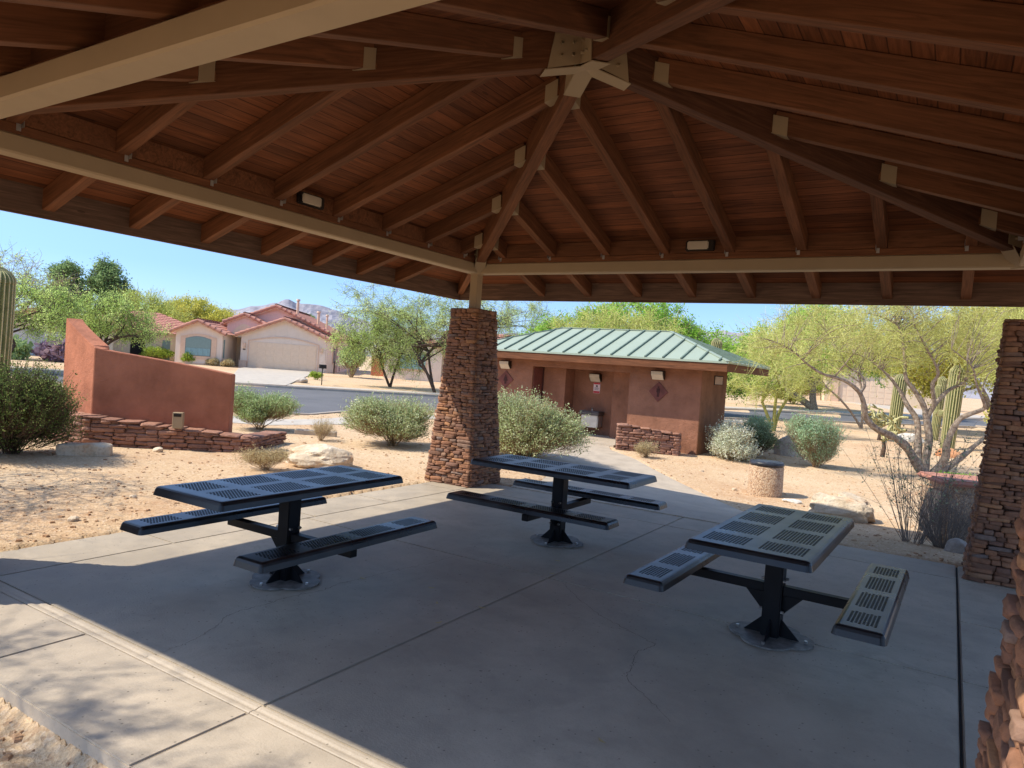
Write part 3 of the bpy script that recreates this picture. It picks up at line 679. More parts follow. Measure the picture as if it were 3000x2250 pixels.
def ceiling_light(loc, rz):
    e = empty('shelter_light', loc, rz); e.parent = shelter
    m = MB(); m.box(-.18, -.001, -.065, .18, .06, .065); hs = m.build('light_housing', M['fixture'], e); bevel(hs, .012, 2)
    m = MB(); m.box(-.115, .055, -.052, .15, .085, .05); l_ = m.build('light_lens', M['lens'], e); bevel(l_, .012, 2)
ceiling_light((3.44, -.088, 3.455), math.pi); ceiling_light((.088, -3.40, 3.455), -math.pi/2)

# ------------------------------------------------------------------ picnic tables
def rloop(L_, W_, r, z, n=5):
    P = []
    for cx, cy, a0 in ((L_/2-r, W_/2-r, 0), (-L_/2+r, W_/2-r, 90), (-L_/2+r, -W_/2+r, 180), (L_/2-r, -W_/2+r, 270)):
        for i in range(n+1): a = rad(a0+90*i/n); P.append((cx+r*math.cos(a), cy+r*math.sin(a), z))
    return P
def perforated(L_, W_, zt, xpat, ypat, pitch=.0235, hr=.0096):
    m = MB(); loops = [(.040, .002, 0), (.028, .012, -.002), (.017, .02, -.009), (.009, .028, -.024), (.0, .034, -.060), (.005, .030, -.060), (.014, .024, -.026), (.03, .012, -.010)]
    P = [rloop(L_-2*i, W_-2*i, max(r, .002), zt+dz) for i, r, dz in loops]; n = len(P[0])
    V = [p for q in P for p in q]; F = [(j*n+(i+1) % n, j*n+i, (j+1)*n+i, (j+1)*n+(i+1) % n) for j in range(len(P)-1) for i in range(n)]
    m.add(V, F)
    xl, yl = L_/2-.040, W_/2-.040
    def snap(a, b): k_ = round((b-a)/pitch); c_ = (a+b)/2; return (c_-k_*pitch/2, c_+k_*pitch/2, k_)
    def snapy(a, b):
        py = pitch*.87; k_ = round((b-a)/py); c_ = (a+b)/2; return (c_-k_*py/2, c_+k_*py/2, k_)
    xs = [snap(*x) for x in xpat]; ys = [snapy(*y) for y in ypat]
    def quad(x0, y0, x1, y1): m.add([(x0, y0, zt), (x1, y0, zt), (x1, y1, zt), (x0, y1, zt)], [(0, 1, 2, 3)])
    xb = [-xl]+[v for x in xs for v in x[:2]]+[xl]; yb = [-yl]+[v for y in ys for v in y[:2]]+[yl]
    for i in range(len(xb)-1):
        for j in range(len(yb)-1):
            if not (i % 2 and j % 2): quad(xb[i], yb[j], xb[i+1], yb[j+1])
    oct_ = [(math.cos(rad(22.5+45*k)), math.sin(rad(22.5+45*k))) for k in range(8)]
    for x0, x1, kx in xs:
        for y0, y1, ky in ys:
            py = pitch*.87
            for j in range(ky):
                off = pitch/2 if j % 2 else 0; cnt = kx-1 if j % 2 else kx
                ya, yb_ = y0+j*py, y0+(j+1)*py
                if off: quad(x0, ya, x0+off, yb_); quad(x1-off, ya, x1, yb_)
                for i in range(cnt):
                    xa = x0+off+i*pitch; xc, yc = xa+pitch/2, (ya+yb_)/2; hx_, hy_ = pitch/2, py/2
                    O = [(xc+hx_, yc), (xc+hx_, yc+hy_), (xc, yc+hy_), (xc-hx_, yc+hy_), (xc-hx_, yc), (xc-hx_, yc-hy_), (xc, yc-hy_), (xc+hx_, yc-hy_)]
                    I = [(xc+hr*math.cos(rad(45*q)), yc+hr*math.sin(rad(45*q))) for q in range(8)]
                    V = [(a, b, zt) for a, b in O]+[(a, b, zt) for a, b in I]+[(a, b, zt-.013) for a, b in I]
                    F = [(q, (q+1) % 8, 8+(q+1) % 8, 8+q) for q in range(8)]+[(8+q, 8+(q+1) % 8, 16+(q+1) % 8, 16+q) for q in range(8)]
                    m.add(V, F)
    return m
XP = [(-.80, -.53), (-.43, -.05), (.05, .43), (.53, .80)]
def make_table():
    t_ = empty('picnic_table', (0, 0, 0))
    perforated(1.83, .766, .787, XP, [(-.305, -.045), (.045, .305)]).build('tabletop', M['top'], t_)
    sm = perforated(1.81, .287, .468, XP, [(-.082, .082)])
    me = sm.mesh('seat', M['top'])
    for s_ in (-1, 1):
        o = bpy.data.objects.new('seat', me); COL.objects.link(o); o.parent = t_; o.location = (0, s_*.643, 0)
        m = MB(); m.box(-.5, s_*.643-.04, .385, .5, s_*.643+.04, .452); bevel(m.build('seat_support', M['black'], t_), .004)
    m = MB(); m.box(-.52, -.05, .705, .52, .05, .772); bevel(m.build('tabletop_support', M['black'], t_), .004)
    m = MB(); m.box(-.0625, -.0625, .012, .0625, .0625, .704); bevel(m.build('post', M['black'], t_), .008, 2)
    for s_ in (-1, 1):
        y0, y1 = sorted((s_*.0635, s_*.70))
        m = MB(); m.box(-.035, y0, .318, .035, y1, .383); o = m.build('seat_arm', M['black'], t_); bevel(o, .005)
        m = MB(); m.extr([(-.006, s_*.0635, .317), (-.006, s_*.20, .317), (-.006, s_*.0635, .17)], (.012, 0, 0)); m.build('arm_gusset', M['black'], t_)
        for x_, z_ in ((-.045, .20), (.045, .20), (-.045, .42), (.045, .42)):
            m = MB(); m.tube([(x_, s_*.0635, z_), (x_, s_*.082, z_)], .011, 8); m.build('bolt', M['bolt'], t_)
    m = MB(); n = 72; P = []
    for i in range(n):
        a = 2*math.pi*i/n; r = .235+.055*abs(math.cos(2*(a)))**.7; P.append((r*math.cos(a+math.pi/4*0), r*math.sin(a)))
    m.prism(P, .002, .013); bp = m.build('base_plate', M['plate'], t_)
    for k_ in range(4):
        a = k_*math.pi/2; dx, dy = math.cos(a), math.sin(a); nx, ny = -dy*.005, dx*.005
        m = MB(); m.extr([(dx*.0635-nx, dy*.0635-ny, .014), (dx*.19-nx, dy*.19-ny, .014), (dx*.0635-nx, dy*.0635-ny, .14)], (2*nx, 2*ny, 0)); m.build('base_gusset', M['black'], t_)
        m = MB(); m.cyl(dx*.235, dy*.235, .0135, .03, .012, 6); m.build('anchor_bolt', M['bolt'], bp)
    return t_
tb = make_table()
spots = [((1.898, -4.986), 90.6, 'black perforated picnic table nearest the sunlit left edge, in front of the white boulder'),
         ((2.829, -2.229), -.1, 'black perforated picnic table standing beside the base of the middle stone column'),
         ((5.25, -3.489), 89, 'black perforated picnic table with worn glossy top, nearest the right stone column')]
for i, (xy, a, lab) in enumerate(spots):
    o = tb if i == 0 else copy_tree(tb)
    o.location = (*xy, .002); o.rotation_euler = (0, 0, rad(a)); tag(o, lab, 'picnic table', 'perforated picnic tables under the shelter')

# ------------------------------------------------------------------ stucco wall with a curved top, and its stone planter
def wall_solid(path, heights, thick, zb, name, mat, rnd_=.03, **k):
    """path: outer face polyline (world xy), inner face offset to the left of travel"""
    P = np.array(path, float); seg = np.diff(P, axis=0); seg /= np.linalg.norm(seg, axis=1)[:, None]; Nn = np.c_[-seg[:, 1], seg[:, 0]]
    off = []
    for i in range(len(P)):
        if i == 0: o = Nn[0]*thick
        elif i == len(P)-1: o = Nn[-1]*thick
        else:
            b = Nn[i-1]+Nn[i]; b /= np.linalg.norm(b); o = b*thick/max(.3, b@Nn[i])
        off.append(o)
    Q = P+np.array(off); n = len(P); m = MB(); H = np.array(heights)
    V = np.vstack([np.c_[P, np.full(n, zb)], np.c_[P, H], np.c_[Q, H], np.c_[Q, np.full(n, zb)]])
    F = []
    for i in range(n-1):
        F += [(i, i+1, n+i+1, n+i), (n+i, n+i+1, 2*n+i+1, 2*n+i), (2*n+i, 2*n+i+1, 3*n+i+1, 3*n+i)]
    F += [(0, n, 2*n, 3*n), (n-1, 4*n-1, 3*n-1, 2*n-1)]
    m.add(V, F); o = m.build(name, mat, smooth=False, **k); return o
A_ = np.array([-6.22, -2.31]); B_ = np.array([-4.49, -.86]); Lw = np.array([-7.82, -2.02])
pth = []; hts = []
for i in range(12): t_ = i/11; pth.append(tuple(Lw+(A_-Lw)*t_)); hts.append(2.12-.50*t_**.85)
for i in range(1, 22):
    t_ = i/21; pth.append(tuple(A_+(B_-A_)*t_)); hts.append(1.62-.22*t_**.8-.09*t_**2.2)
o = wall_solid(pth, hts, .27, .05, 'stucco_wall', M['stucco'], label='terracotta stucco wall with curved sloping top, rising from the low stone planter wall', cat='wall')
bm = bmesh.new(); bm.from_mesh(o.data); bmesh.ops.recalc_face_normals(bm, faces=bm.faces[:])
es = [e for e in bm.edges if len(e.link_faces) == 2 and e.calc_face_angle() > rad(28)]
bmesh.ops.bevel(bm, geom=es, offset=.03, segments=3, affect='EDGES', clamp_overlap=True); bm.to_mesh(o.data); bm.free()

def stone_wall(name, path, heights, thick, seed, ch=(.035, .085), ln=(.10, .38), cap=True, closed_top=True, mats=None, **k):
    rng = np.random.default_rng(seed); P = np.array(path, float); m = MB()
    for s_ in range(len(P)-1):
        a, b = P[s_], P[s_+1]; Ls = np.linalg.norm(b-a); u = (b-a)/Ls; nn = np.array([u[1], -u[0]])   # outward = right of travel
        ux = np.array([u[0], u[1], 0]); uy = np.array([nn[0], nn[1], 0]); h0, h1 = heights[s_], heights[s_+1]; z = -.06
        while z < max(h0, h1)-.03:
            c = rng.uniform(*ch); p = -.02*rng.random()
            while p < Ls-.02:
                l_ = rng.uniform(*ln); l_ = l_ if Ls-p-l_ > .06 else Ls-p
                top = h0+(h1-h0)*min(1, (p+l_/2)/Ls)
                if z+c*.75 < top:
                    ce = np.array([*(a+u*(p+l_/2)-nn*(.05-rng.uniform(-.015, .02))), z+c/2+TZ(*(a+u*p))])
                    stone(m, ce, ux, uy, l_/2*.985, .08, c*rng.uniform(.44, .53), rng, sharp=True)
                p += l_
            z += c
        if cap:
            p = 0
            while p < Ls-.02:
                l_ = rng.uniform(.16, .36); l_ = l_ if Ls-p-l_ > .08 else Ls-p; top = h0+(h1-h0)*(p+l_/2)/Ls
                ce = np.array([*(a+u*(p+l_/2)-nn*(thick/2-.01)), top-.005+TZ(*(a+u*p))]); stone(m, ce, ux, uy, l_/2*.99, thick/2+.02, rng.uniform(.018, .03), rng, sharp=True); p += l_
    # core
    m.cm = 1
    for s_ in range(len(P)-1):
        a, b = P[s_], P[s_+1]; u = (b-a)/np.linalg.norm(b-a); nn = np.array([u[1], -u[0]]); tz = TZ(*a)
        q = [a-nn*.05, b-nn*.05, b-nn*(thick-.01), a-nn*(thick-.01)]; hs = [heights[s_], heights[s_+1], heights[s_+1], heights[s_]]
        V = [(*v, tz-.2) for v in q]+[(*v, h_-.03+tz) for v, h_ in zip(q, hs)]
        m.add(V, [(0, 3, 2, 1), (4, 5, 6, 7), (0, 1, 5, 4), (1, 2, 6, 5), (2, 3, 7, 6), (3, 0, 4, 7)])
    return m.build(name, mats or [M['stone2'], M['mortar']], smooth=True, **k)
stone_wall('stone_wall', [(-8.0, -2.8), (-5.93, -2.58), (-3.95, -.80), (-4.75, .6)], [.48, .47, .24, .2], .34, 4, label='low stacked red sandstone planter wall running in front of the terracotta stucco wall', cat='wall')
m = MB(); m.prism([(-7.8, -2.5), (-5.95, -2.28), (-4.35, -.85), (-4.9, .2)], -.1, .19); m.build('planter_bed', M['dirt'], kind='structure')
bx = empty('wall_uplight', (-4.80, -1.62, .36), rad(42), label='small tan metal light box standing on the low stone planter wall', cat='light box')
m = MB(); m.box(-.08, -.06, 0, .08, .06, .27); bevel(m.build('housing', M['tan'], bx), .006)
m = MB(); m.box(-.06, -.065, .2, .06, -.0605, .25); m.build('louvre', M['fixture'], bx)

# rocks
def rock(name, loc, size, seed, mat, label, rz=0, group=None, flat=.0, sub=4, rough=.35):
    bm = bmesh.new(); bmesh.ops.create_icosphere(bm, subdivisions=sub, radius=1)
    rs = random.Random(seed); off = Vector((rs.uniform(0, 50), rs.uniform(0, 50), rs.uniform(0, 50)))
    planes = [(Vector((rs.gauss(0, 1), rs.gauss(0, 1), rs.gauss(0, .8))).normalized(), rs.uniform(.62, .9)) for _ in range(12)]
    for v in bm.verts:
        p = v.co.copy(); d = 1+rough*(noise.fractal(p*1.3+off, 1, 2, 4))*.8
        p *= d
        for n_, k_ in planes:
            e_ = p.dot(n_)-k_
            if e_ > 0: p -= n_*e_*.85
        p += p.normalized()*noise.fractal(p*6+off, 1, 2, 3)*.035
        v.co = Vector((p.x*size[0], p.y*size[1], p.z*size[2]+size[2]*.35))
    me = bpy.data.meshes.new(name); bm.to_mesh(me); bm.free(); me.materials.append(mat); me.polygons.foreach_set('use_smooth', [False]*len(me.polygons))
    o = bpy.data.objects.new(name, me); COL.objects.link(o); o.location = (loc[0], loc[1], TZ(*loc)); o.rotation_euler = (0, 0, rz)
    return tag(o, label, 'rock', group)
m = MB(); rng = np.random.default_rng(2)
V_, F_s = stone_template(14, 9.0)
m = MB(); V2 = V_*np.array([.36, .15, .10]); V2 += np.array([[noise.noise(Vector(p)*9)*.012, noise.noise(Vector(p)*9+Vector((5, 1, 2)))*.018, noise.noise(Vector(p)*7+Vector((2, 7, 3)))*.016] for p in V2]); m.add(V2, F_s)
o = m.build('limestone_block', M['rock'], loc=(-4.86, -3.08, .075), label='long flat cream limestone block lying before the low stone planter wall', cat='rock'); o.rotation_euler = (0, 0, rad(54))
rock('boulder', (-2.2, -.72), (.62, .40, .25), 5, M['rock'], 'large pale smooth boulder behind the dry bush and the left picnic table', rad(20), rough=.5)
rock('boulder', (5.0, 3.2), (.52, .36, .30), 9, M['rock'], 'cracked cream and rust boulder beyond the right picnic table', rad(10), rough=.85)
rock('small_rock', (6.40, 1.22), (.17, .13, .12), 15, M['rock_grey'], 'small pale rock at the foot of the grey dry brush by the right column', 0, sub=3)
rock('grey_rock', (2.45, 11.6), (.34, .28, .46), 21, M['rock_grey'], 'upright grey rock standing between the dark bush and the round green bush', .4)
rock('white_rock', (4.9, 23.5), (.62, .4, .30), 23, M['rock_white'], 'white rock glimpsed behind the big palo verde trunk', .2, sub=3)
rock('orange_rock', (6.3, 17.8), (.5, .4, .22), 24, M['rock_orange'], 'orange-brown rock lying between the palo verde limbs', .5, sub=3)
rock('yard_rock', (-24.3, 18.2), (.5, .35, .22), 26, M['rock_grey'], 'dark flat rock beside the twin mailboxes', 0, sub=3)
rock('stone_chip', (4.05, 4.0), (.17, .1, .05), 27, M['rock_white'], 'thin white stone chip at the foot of the aggregate bin', .3, sub=2)
rock('dirt_rock', (-4.75, -1.98), (.1, .08, .06), 28, M['rock'], 'fist-sized tan rock against the low stone planter wall', 0, sub=2)
for i, (x, y, s_) in enumerate(((3.0, 4.3, .06), (3.9, 3.0, .07), (-.9, -5.2, .07), (-1.6, -4.2, .05), (1.9, 5.9, .06), (6.0, 3.4, .05))):
    rock('pebble', (x, y), (s_, s_*.8, s_*.6), 40+i, M['rock'], None, i, sub=2)
    o = bpy.context.scene.objects[-1] if False else None
PEB = [o for o in COL.objects if o.name.startswith('pebble')]
for o, lab in zip(PEB, ('small tan stone on the dirt left of the aggregate bin', 'small tan stone on the dirt nearest the walk bend', 'small tan stone on the dirt along the left floor edge', 'small tan stone on the dirt left of the picnic shelter floor', 'small tan stone in front of the brown restroom corner', 'small tan stone right of the cracked boulder')): tag(o, lab, 'rock')

# scattered gravel: nobody could count it
rng = np.random.default_rng(11); m = MB(); N = 15000
th = rng.uniform(rad(58), rad(170), N); r_ = 3+26*rng.random(N)**1.1; px = CAMXY[0]+r_*np.cos(th); py = CAMXY[1]+r_*np.sin(th)
ok = ~((px > SX0-.02) & (px < SX1) & (py > SY0-.02) & (py < SY1+.02)) & ~inpoly(px, py, WALK) & ~inpoly(px, py, ROAD) & ~((px > -6.2) & (px < 1.1) & (py > 7.3) & (py < 12))
px, py = px[ok], py[ok]; N = len(px)
cube = np.array([(-1, -1, -1), (1, -1, -1), (1, 1, -1), (-1, 1, -1), (-.7, -.6, 1), (.6, -.7, 1), (.7, .6, 1), (-.6, .7, 1)], float)
cf = np.array([(4, 5, 6, 7), (0, 1, 5, 4), (1, 2, 6, 5), (2, 3, 7, 6), (3, 0, 4, 7)])
sz = .005+.018*rng.random(N)**3; an = rng.uniform(0, 6.28, N); ca, sa = np.cos(an), np.sin(an)
Pz = T(px, py)+((fbm(px*.6, py*.6)-.47)*.05+(fbm(px*4, py*4, 3)-.44)*.022)
J = cube[None]*(1+.5*(rng.random((N, 8, 3))-.5)); Xs = J[..., 0]*sz[:, None]*1.3; Ys = J[..., 1]*sz[:, None]; Zs = J[..., 2]*sz[:, None]*.6
V = np.stack([px[:, None]+Xs*ca[:, None]-Ys*sa[:, None], py[:, None]+Xs*sa[:, None]+Ys*ca[:, None], Pz[:, None]+Zs+.003], -1).reshape(-1, 3)
m.add(V, (np.arange(N)[:, None, None]*8+cf[None]).reshape(-1, 4)); m.build('gravel', M['pebble'], kind='stuff')
CRACKS = [[(2.44, -6.34), (2.44, -6.21), (2.39, -6.04), (2.32, -5.89), (2.22, -5.76), (2.21, -5.61), (2.23, -5.44), (2.22, -5.24), (2.28, -4.96), (2.26, -4.73), (2.29, -4.55), (2.32, -4.2), (2.4, -3.83), (2.42, -3.46)], [(3.55, -3.46), (3.8, -3.7), (4.1, -3.94), (4.34, -4.07), (4.53, -4.15), (4.66, -4.21), (4.63, -4.32), (4.61, -4.4), (4.63, -4.53), (4.66, -4.63), (4.71, -4.84), (4.91, -5.01), (5.1, -5.18)]]
rng = np.random.default_rng(77)
for P in CRACKS:
    P = np.array(P); t_ = np.linspace(0, len(P)-1, len(P)*9); Q = np.c_[np.interp(t_, np.arange(len(P)), P[:, 0]), np.interp(t_, np.arange(len(P)), P[:, 1])]+rng.normal(size=(len(t_), 2))*.006
    Tn = np.gradient(Q, axis=0); Tn /= np.linalg.norm(Tn, axis=1)[:, None]; Nn = np.c_[-Tn[:, 1], Tn[:, 0]]; w = (.0007+.0012*rng.random(len(Q)))[:, None]*np.sin(np.linspace(.15, 3.0, len(Q)))[:, None]**.4
    m = MB(); n = len(Q); V = np.vstack([np.c_[Q+Nn*w, np.full(n, .0016)], np.c_[Q-Nn*w, np.full(n, .0016)]]); m.add(V, [(i, n+i, n+i+1, i+1) for i in range(n-1)]); m.build('floor_crack', M['darkgap'], kind='structure')
# dry leaves on the floor
LF = [((2.85, -4.35), .5), ((3.35, -4.9), 1.2), ((3.36, -3.3), .9), ((3.1, -4.6), 2.2), ((3.4, -4.45), .2), ((4.9, -5.6), 2.7), ((2.3, -4.55), .1), ((3.2, -2.9), .4), ((4.1, -2.2), 1.9)]
lb = ['nearest the left table base', 'left of the middle floor joint', 'in the middle floor joint near the table', 'curled, before the left table', 'beside the middle floor joint', 'alone in the open foreground', 'close under the left table seat', 'beyond the crossing of the floor joints', 'between the two farther tables']
for i, (((x, y), a), w) in enumerate(zip(LF, lb)):
    m = MB(); V = []; F = []
    for k_ in range(5):
        u_ = -1+.5*k_; wd = (1-abs(u_)**2)*.009+.0008
        V += [(u_*.028, -wd, .006+.006*u_*u_), (u_*.028, wd, .008+.006*u_*u_)]
    F = [(2*k_, 2*k_+2, 2*k_+3, 2*k_+1) for k_ in range(4)]; m.add(V, F)
    m.build('dry_leaf', M['l_dry'], loc=(x, y, 0), label='dry curled tan leaf on the concrete floor, '+w, cat='leaf', group='dry leaves on the shelter floor').rotation_euler = (0, 0, a)

# ------------------------------------------------------------------ restroom building (aligned with the shelter)
RX1, RY0 = .99, 8.417; RL = 6.35; RD = 2.25; zt = 2.09
rb = empty('restroom_building', (RX1, RY0, -.1), label='brown-red stucco park restroom with pale green standing-seam metal roof', cat='restroom building')
# local frame: x = -s along front (so s grows left), y = depth
def rx(s): return -s
m = MB(); H_ = zt+.1
m.box(-1.88, 0, -.1, 0, RD, H_)                      # right block
m.box(-RL, 0, -.1, -4.81, RD, H_)                    # left block
m.box(-4.808, 1.12, -.1, -1.882, RD, H_)              # back of the alcove
m.box(-4.808, .002, 1.94, -1.882, 1.118, H_)            # lintel over the alcove
m.box(-2.65, .72, .13, -1.884, 1.119, 1.938)             # right jamb step
m.box(-4.806, .55, .13, -4.04, 1.119, 1.938)
wl = m.build('wall', M['stucco_rest'], rb)
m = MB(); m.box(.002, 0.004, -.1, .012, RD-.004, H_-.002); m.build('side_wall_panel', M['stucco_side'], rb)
# roof
ex0, ex1, ey0, ey1 = -RL-.60, .80, -.70, RD+1.45; ze = 2.35; hw = (ey1-ey0)/2; zrg = ze+hw*.36
ym = (ey0+ey1)/2; rx0, rx1 = ex0+hw, ex1-hw
m = MB(); V = [(ex0, ey0, ze), (ex1, ey0, ze), (ex1, ey1, ze), (ex0, ey1, ze), (rx0, ym, zrg), (rx1, ym, zrg)]
m.add(V, [(0, 1, 5, 4), (1, 2, 5), (2, 3, 4, 5), (3, 0, 4)]); m.add([(x, y, z-.03) for x, y, z in V], [(0, 4, 5, 1), (1, 5, 2), (2, 5, 4, 3), (3, 4, 0)])
m.box(ex0-.01, ey0-.012, ze-.045, ex1+.01, ey0-.001, ze-.002); m.box(ex1+.001, ey0, ze-.045, ex1+.012, ey1, ze-.002)
rf = m.build('roof', M['green_roof'], rb)
m = MB()
def seam(p0, p1, w=.018, h_=.035):
    p0 = np.array(p0, float); p1 = np.array(p1, float); t_ = (p1-p0)/np.linalg.norm(p1-p0); sd = np.cross(t_, (0, 0, 1)); sd /= np.linalg.norm(sd); up = np.cross(sd, t_)
    m.extr([tuple(p0-sd*w), tuple(p0+sd*w), tuple(p0+sd*w+up*h_), tuple(p0-sd*w+up*h_)], p1-p0)
x = ex0+.23
while x < ex1:
    for ya, sg in ((ey0, 1), (ey1, -1)):
        run = min(x-ex0, ex1-x, hw)-.02
        seam((x, ya, ze+.001), (x, ya+sg*run, ze+run*.36+.001))
    x += .457
y = ey0+.25
while y < ey1:
    for xa, sg in ((ex0, 1), (ex1, -1)):
        run = min(y-ey0, ey1-y)-.02
        seam((xa, y, ze+.001), (xa+sg*run, y, ze+run*.36+.001))
    y += .457
m.build('roof_seam', M['seam'], rf, kind='stuff')
m = MB()
for a, b in (((ex0, ey0, ze), (rx0, ym, zrg)), ((ex1, ey0, ze), (rx1, ym, zrg)), ((ex1, ey1, ze), (rx1, ym, zrg)), ((ex0, ey1, ze), (rx0, ym, zrg)), ((rx0, ym, zrg), (rx1, ym, zrg))): seam(a, b, .05, .02)
m.build('ridge_cap', M['green_roof'], rf)
m = MB(); m.box(ex0+.02, ey0+.01, ze-.235, ex1-.02, ey0+.05, ze-.048); m.box(ex1-.06, ey0+.052, ze-.235, ex1-.02, ey1-.02, ze-.048); m.box(ex0+.02, ey0+.052, ze-.235, ex0+.06, ey1-.02, ze-.048)
m.build('fascia', M['wood'], rb)
m = MB(); m.box(ex0+.062, ey0+.052, ze-.15, ex1-.062, ey1-.05, ze-.12); m.build('soffit', M['wood'], rb)
def rlight(s, y_, z, yaw=0):
    e = empty('wall_light', (-s, y_, z)); e.parent = rb
    m = MB(); m.extr([(-.17, 0, -.10), (-.17, -.05, -.11), (-.17, -.16, .02), (-.17, -.16, .11), (-.17, 0, .11)], (.34, 0, 0)); h_ = m.build('light_housing', M['fixture'], e); bevel(h_, .008)
    m = MB(); m.extr([(-.15, -.052, -.118), (-.15, -.168, .012), (-.15, -.172, .09), (-.15, -.163, .095), (-.15, -.04, -.11)], (.30, 0, 0)); m.build('light_lens', M['lens'], e)
rlight(1.10, -.002, 1.93); rlight(5.69, -.002, 1.93); rlight(3.35, 1.118, 1.74)
def diamond(s, z, woman):
    e = empty('restroom_sign', (-s, -.003, z)); e.parent = rb; r_ = .255
    m = MB(); m.extr([(0, 0, -r_), (r_, 0, 0), (0, 0, r_), (-r_, 0, 0)], (0, -.02, 0)); m.build('sign_plate', M['sign'], e)
    m = MB(); y_ = -.021; d = (0, -.006, 0); k_ = 1.0
    m.extr([(.022*math.cos(q), y_, .115+.022*math.sin(q)) for q in np.linspace(0, 6.28, 12, endpoint=False)], d)
    if woman: m.extr([(-.03, y_, .085), (.03, y_, .085), (.075, y_, -.04), (-.075, y_, -.04)], d)
    else: m.extr([(-.045, y_, .085), (.045, y_, .085), (.045, y_, -.02), (-.045, y_, -.02)], d)
    for sg in (-1, 1): m.box(min(sg*.006, sg*.03), y_-.006, -.13, max(sg*.006, sg*.03), y_, -.021 if not woman else -.041)
    m.build('figure', M['sign_dark'], e)
diamond(1.08, 1.51, False); diamond(5.68, 1.51, True)
# drinking fountain
e = empty('drinking_fountain', (-3.33, 1.118, 0)); e.parent = rb
m = MB(); m.box(-.26, -.33, .34, .26, 0, .68); bevel(m.build('fountain_body', M['steel'], e), .02, 2)
m = MB(); m.extr([(-.31, 0, .682), (-.31, -.42, .682), (-.31, -.42, .73), (-.31, -.38, .80), (-.31, 0, .80)], (.62, 0, 0)); bevel(m.build('fountain_basin', M['steel_dark'], e), .02, 2)
m = MB(); m.tube([(.02, -.22, .80), (.02, -.22, .86), (.02, -.26, .885)], .013, 8); m.build('spout', M['steel'], e)
# notice
e = empty('notice', (-3.32, 1.117, 1.45)); e.parent = rb
m = MB(); m.box(-.10, -.006, -.15, .10, 0, .15); m.build('notice_board', M['paper'], e)
m = MB(); m.box(-.095, -.009, .10, .095, -.0062, .145); m.box(-.095, -.009, -.145, .095, -.0062, -.09); m.build('notice_band', M['red'], e)
m = MB(); m.box(-.03, -.009, .03, .03, -.0062, .075)
for k_ in range(4): m.box(-.07, -.009, -.06+k_*.022, .07-.02*(k_ % 2), -.0062, -.052+k_*.022)
m.build('notice_print', M['ink'], e)
# door in the left alcove side, dark frame and plate
m = MB(); m.box(-4.804, .06, .14, -4.78, .52, 1.90); dr = m.build('door', M['sign'], rb)
m = MB(); m.box(-4.779, .42, 1.0, -4.76, .47, 1.18); m.build('door_handle', M['steel'], dr)
m = MB(); m.box(-4.80, .522, .14, -4.74, .548, 1.93); m.build('door_frame', M['sign_dark'], rb)
# vent window on the side wall
wv = empty('vent_window', (.012, 1.43, 1.90)); wv.parent = rb
m = MB(); m.box(.0, -.40, -.12, .012, .40, .12); m.build('vent_frame', M['darkgap'], wv)
m = MB()
for k_ in range(7): m.box(.0125, -.36, -.10+k_*.029, .02, .33, -.08+k_*.029)
m.build('louvre', M['trim'], wv)
stone_wall('stone_wall', [(-.55, 7.05), (.78, 7.72), (.62, 8.2)], [.62, .50, .5], .36, 7, label='short stacked sandstone wall stub in front of the restroom alcove corner', cat='wall')

# ------------------------------------------------------------------ bins
e = empty('aggregate_bin', (3.50, 4.42, TZ(3.5, 4.4)), label='round exposed-aggregate litter bin with black liner standing alone in the sunny dirt', cat='litter bin')
m = MB(); e.scale = (.9, .9, .9); m.lathe([(.0, -.03), (.34, -.03), (.335, .01), (.325, .56), (.315, .575)], 40); m.build('bin_body', M['aggregate'], e, smooth=True)
m = MB(); m.lathe([(.312, .577), (.330, .59), (.332, .62), (.322, .655), (.27, .66), (.25, .6), (.0, .59)], 40)
rng = np.random.default_rng(3); m.v[0] = m.v[0]+np.c_[np.zeros((len(m.v[0]), 2)), rng.normal(size=len(m.v[0]))*.004]; m.build('liner', M['blacklid'], e, smooth=True)
m = MB(); m.lathe([(.0, .655), (.262, .655), (.262, .66), (.2, .668), (.0, .672)], 40); m.build('bin_lid', M['blacklid'], e, smooth=True)
e = empty('planter_bin', (6.46, 2.75, TZ(6.4, 2.7)), label='large square aggregate bin with red rim, half hidden behind grey brush at the right column', cat='litter bin')
m = MB(); m.prism([(-.42, -.42), (.42, -.42), (.42, .42), (-.42, .42)], -.04, .80); bevel(m.build('bin_body', M['aggregate'], e), .10, 4)
m = MB(); m.prism([(-.46, -.46), (.46, -.46), (.46, .46), (-.46, .46)], .802, .88); bevel(m.build('bin_rim', M['brickred'], e), .03, 3)
e.rotation_euler = (0, 0, rad(22))

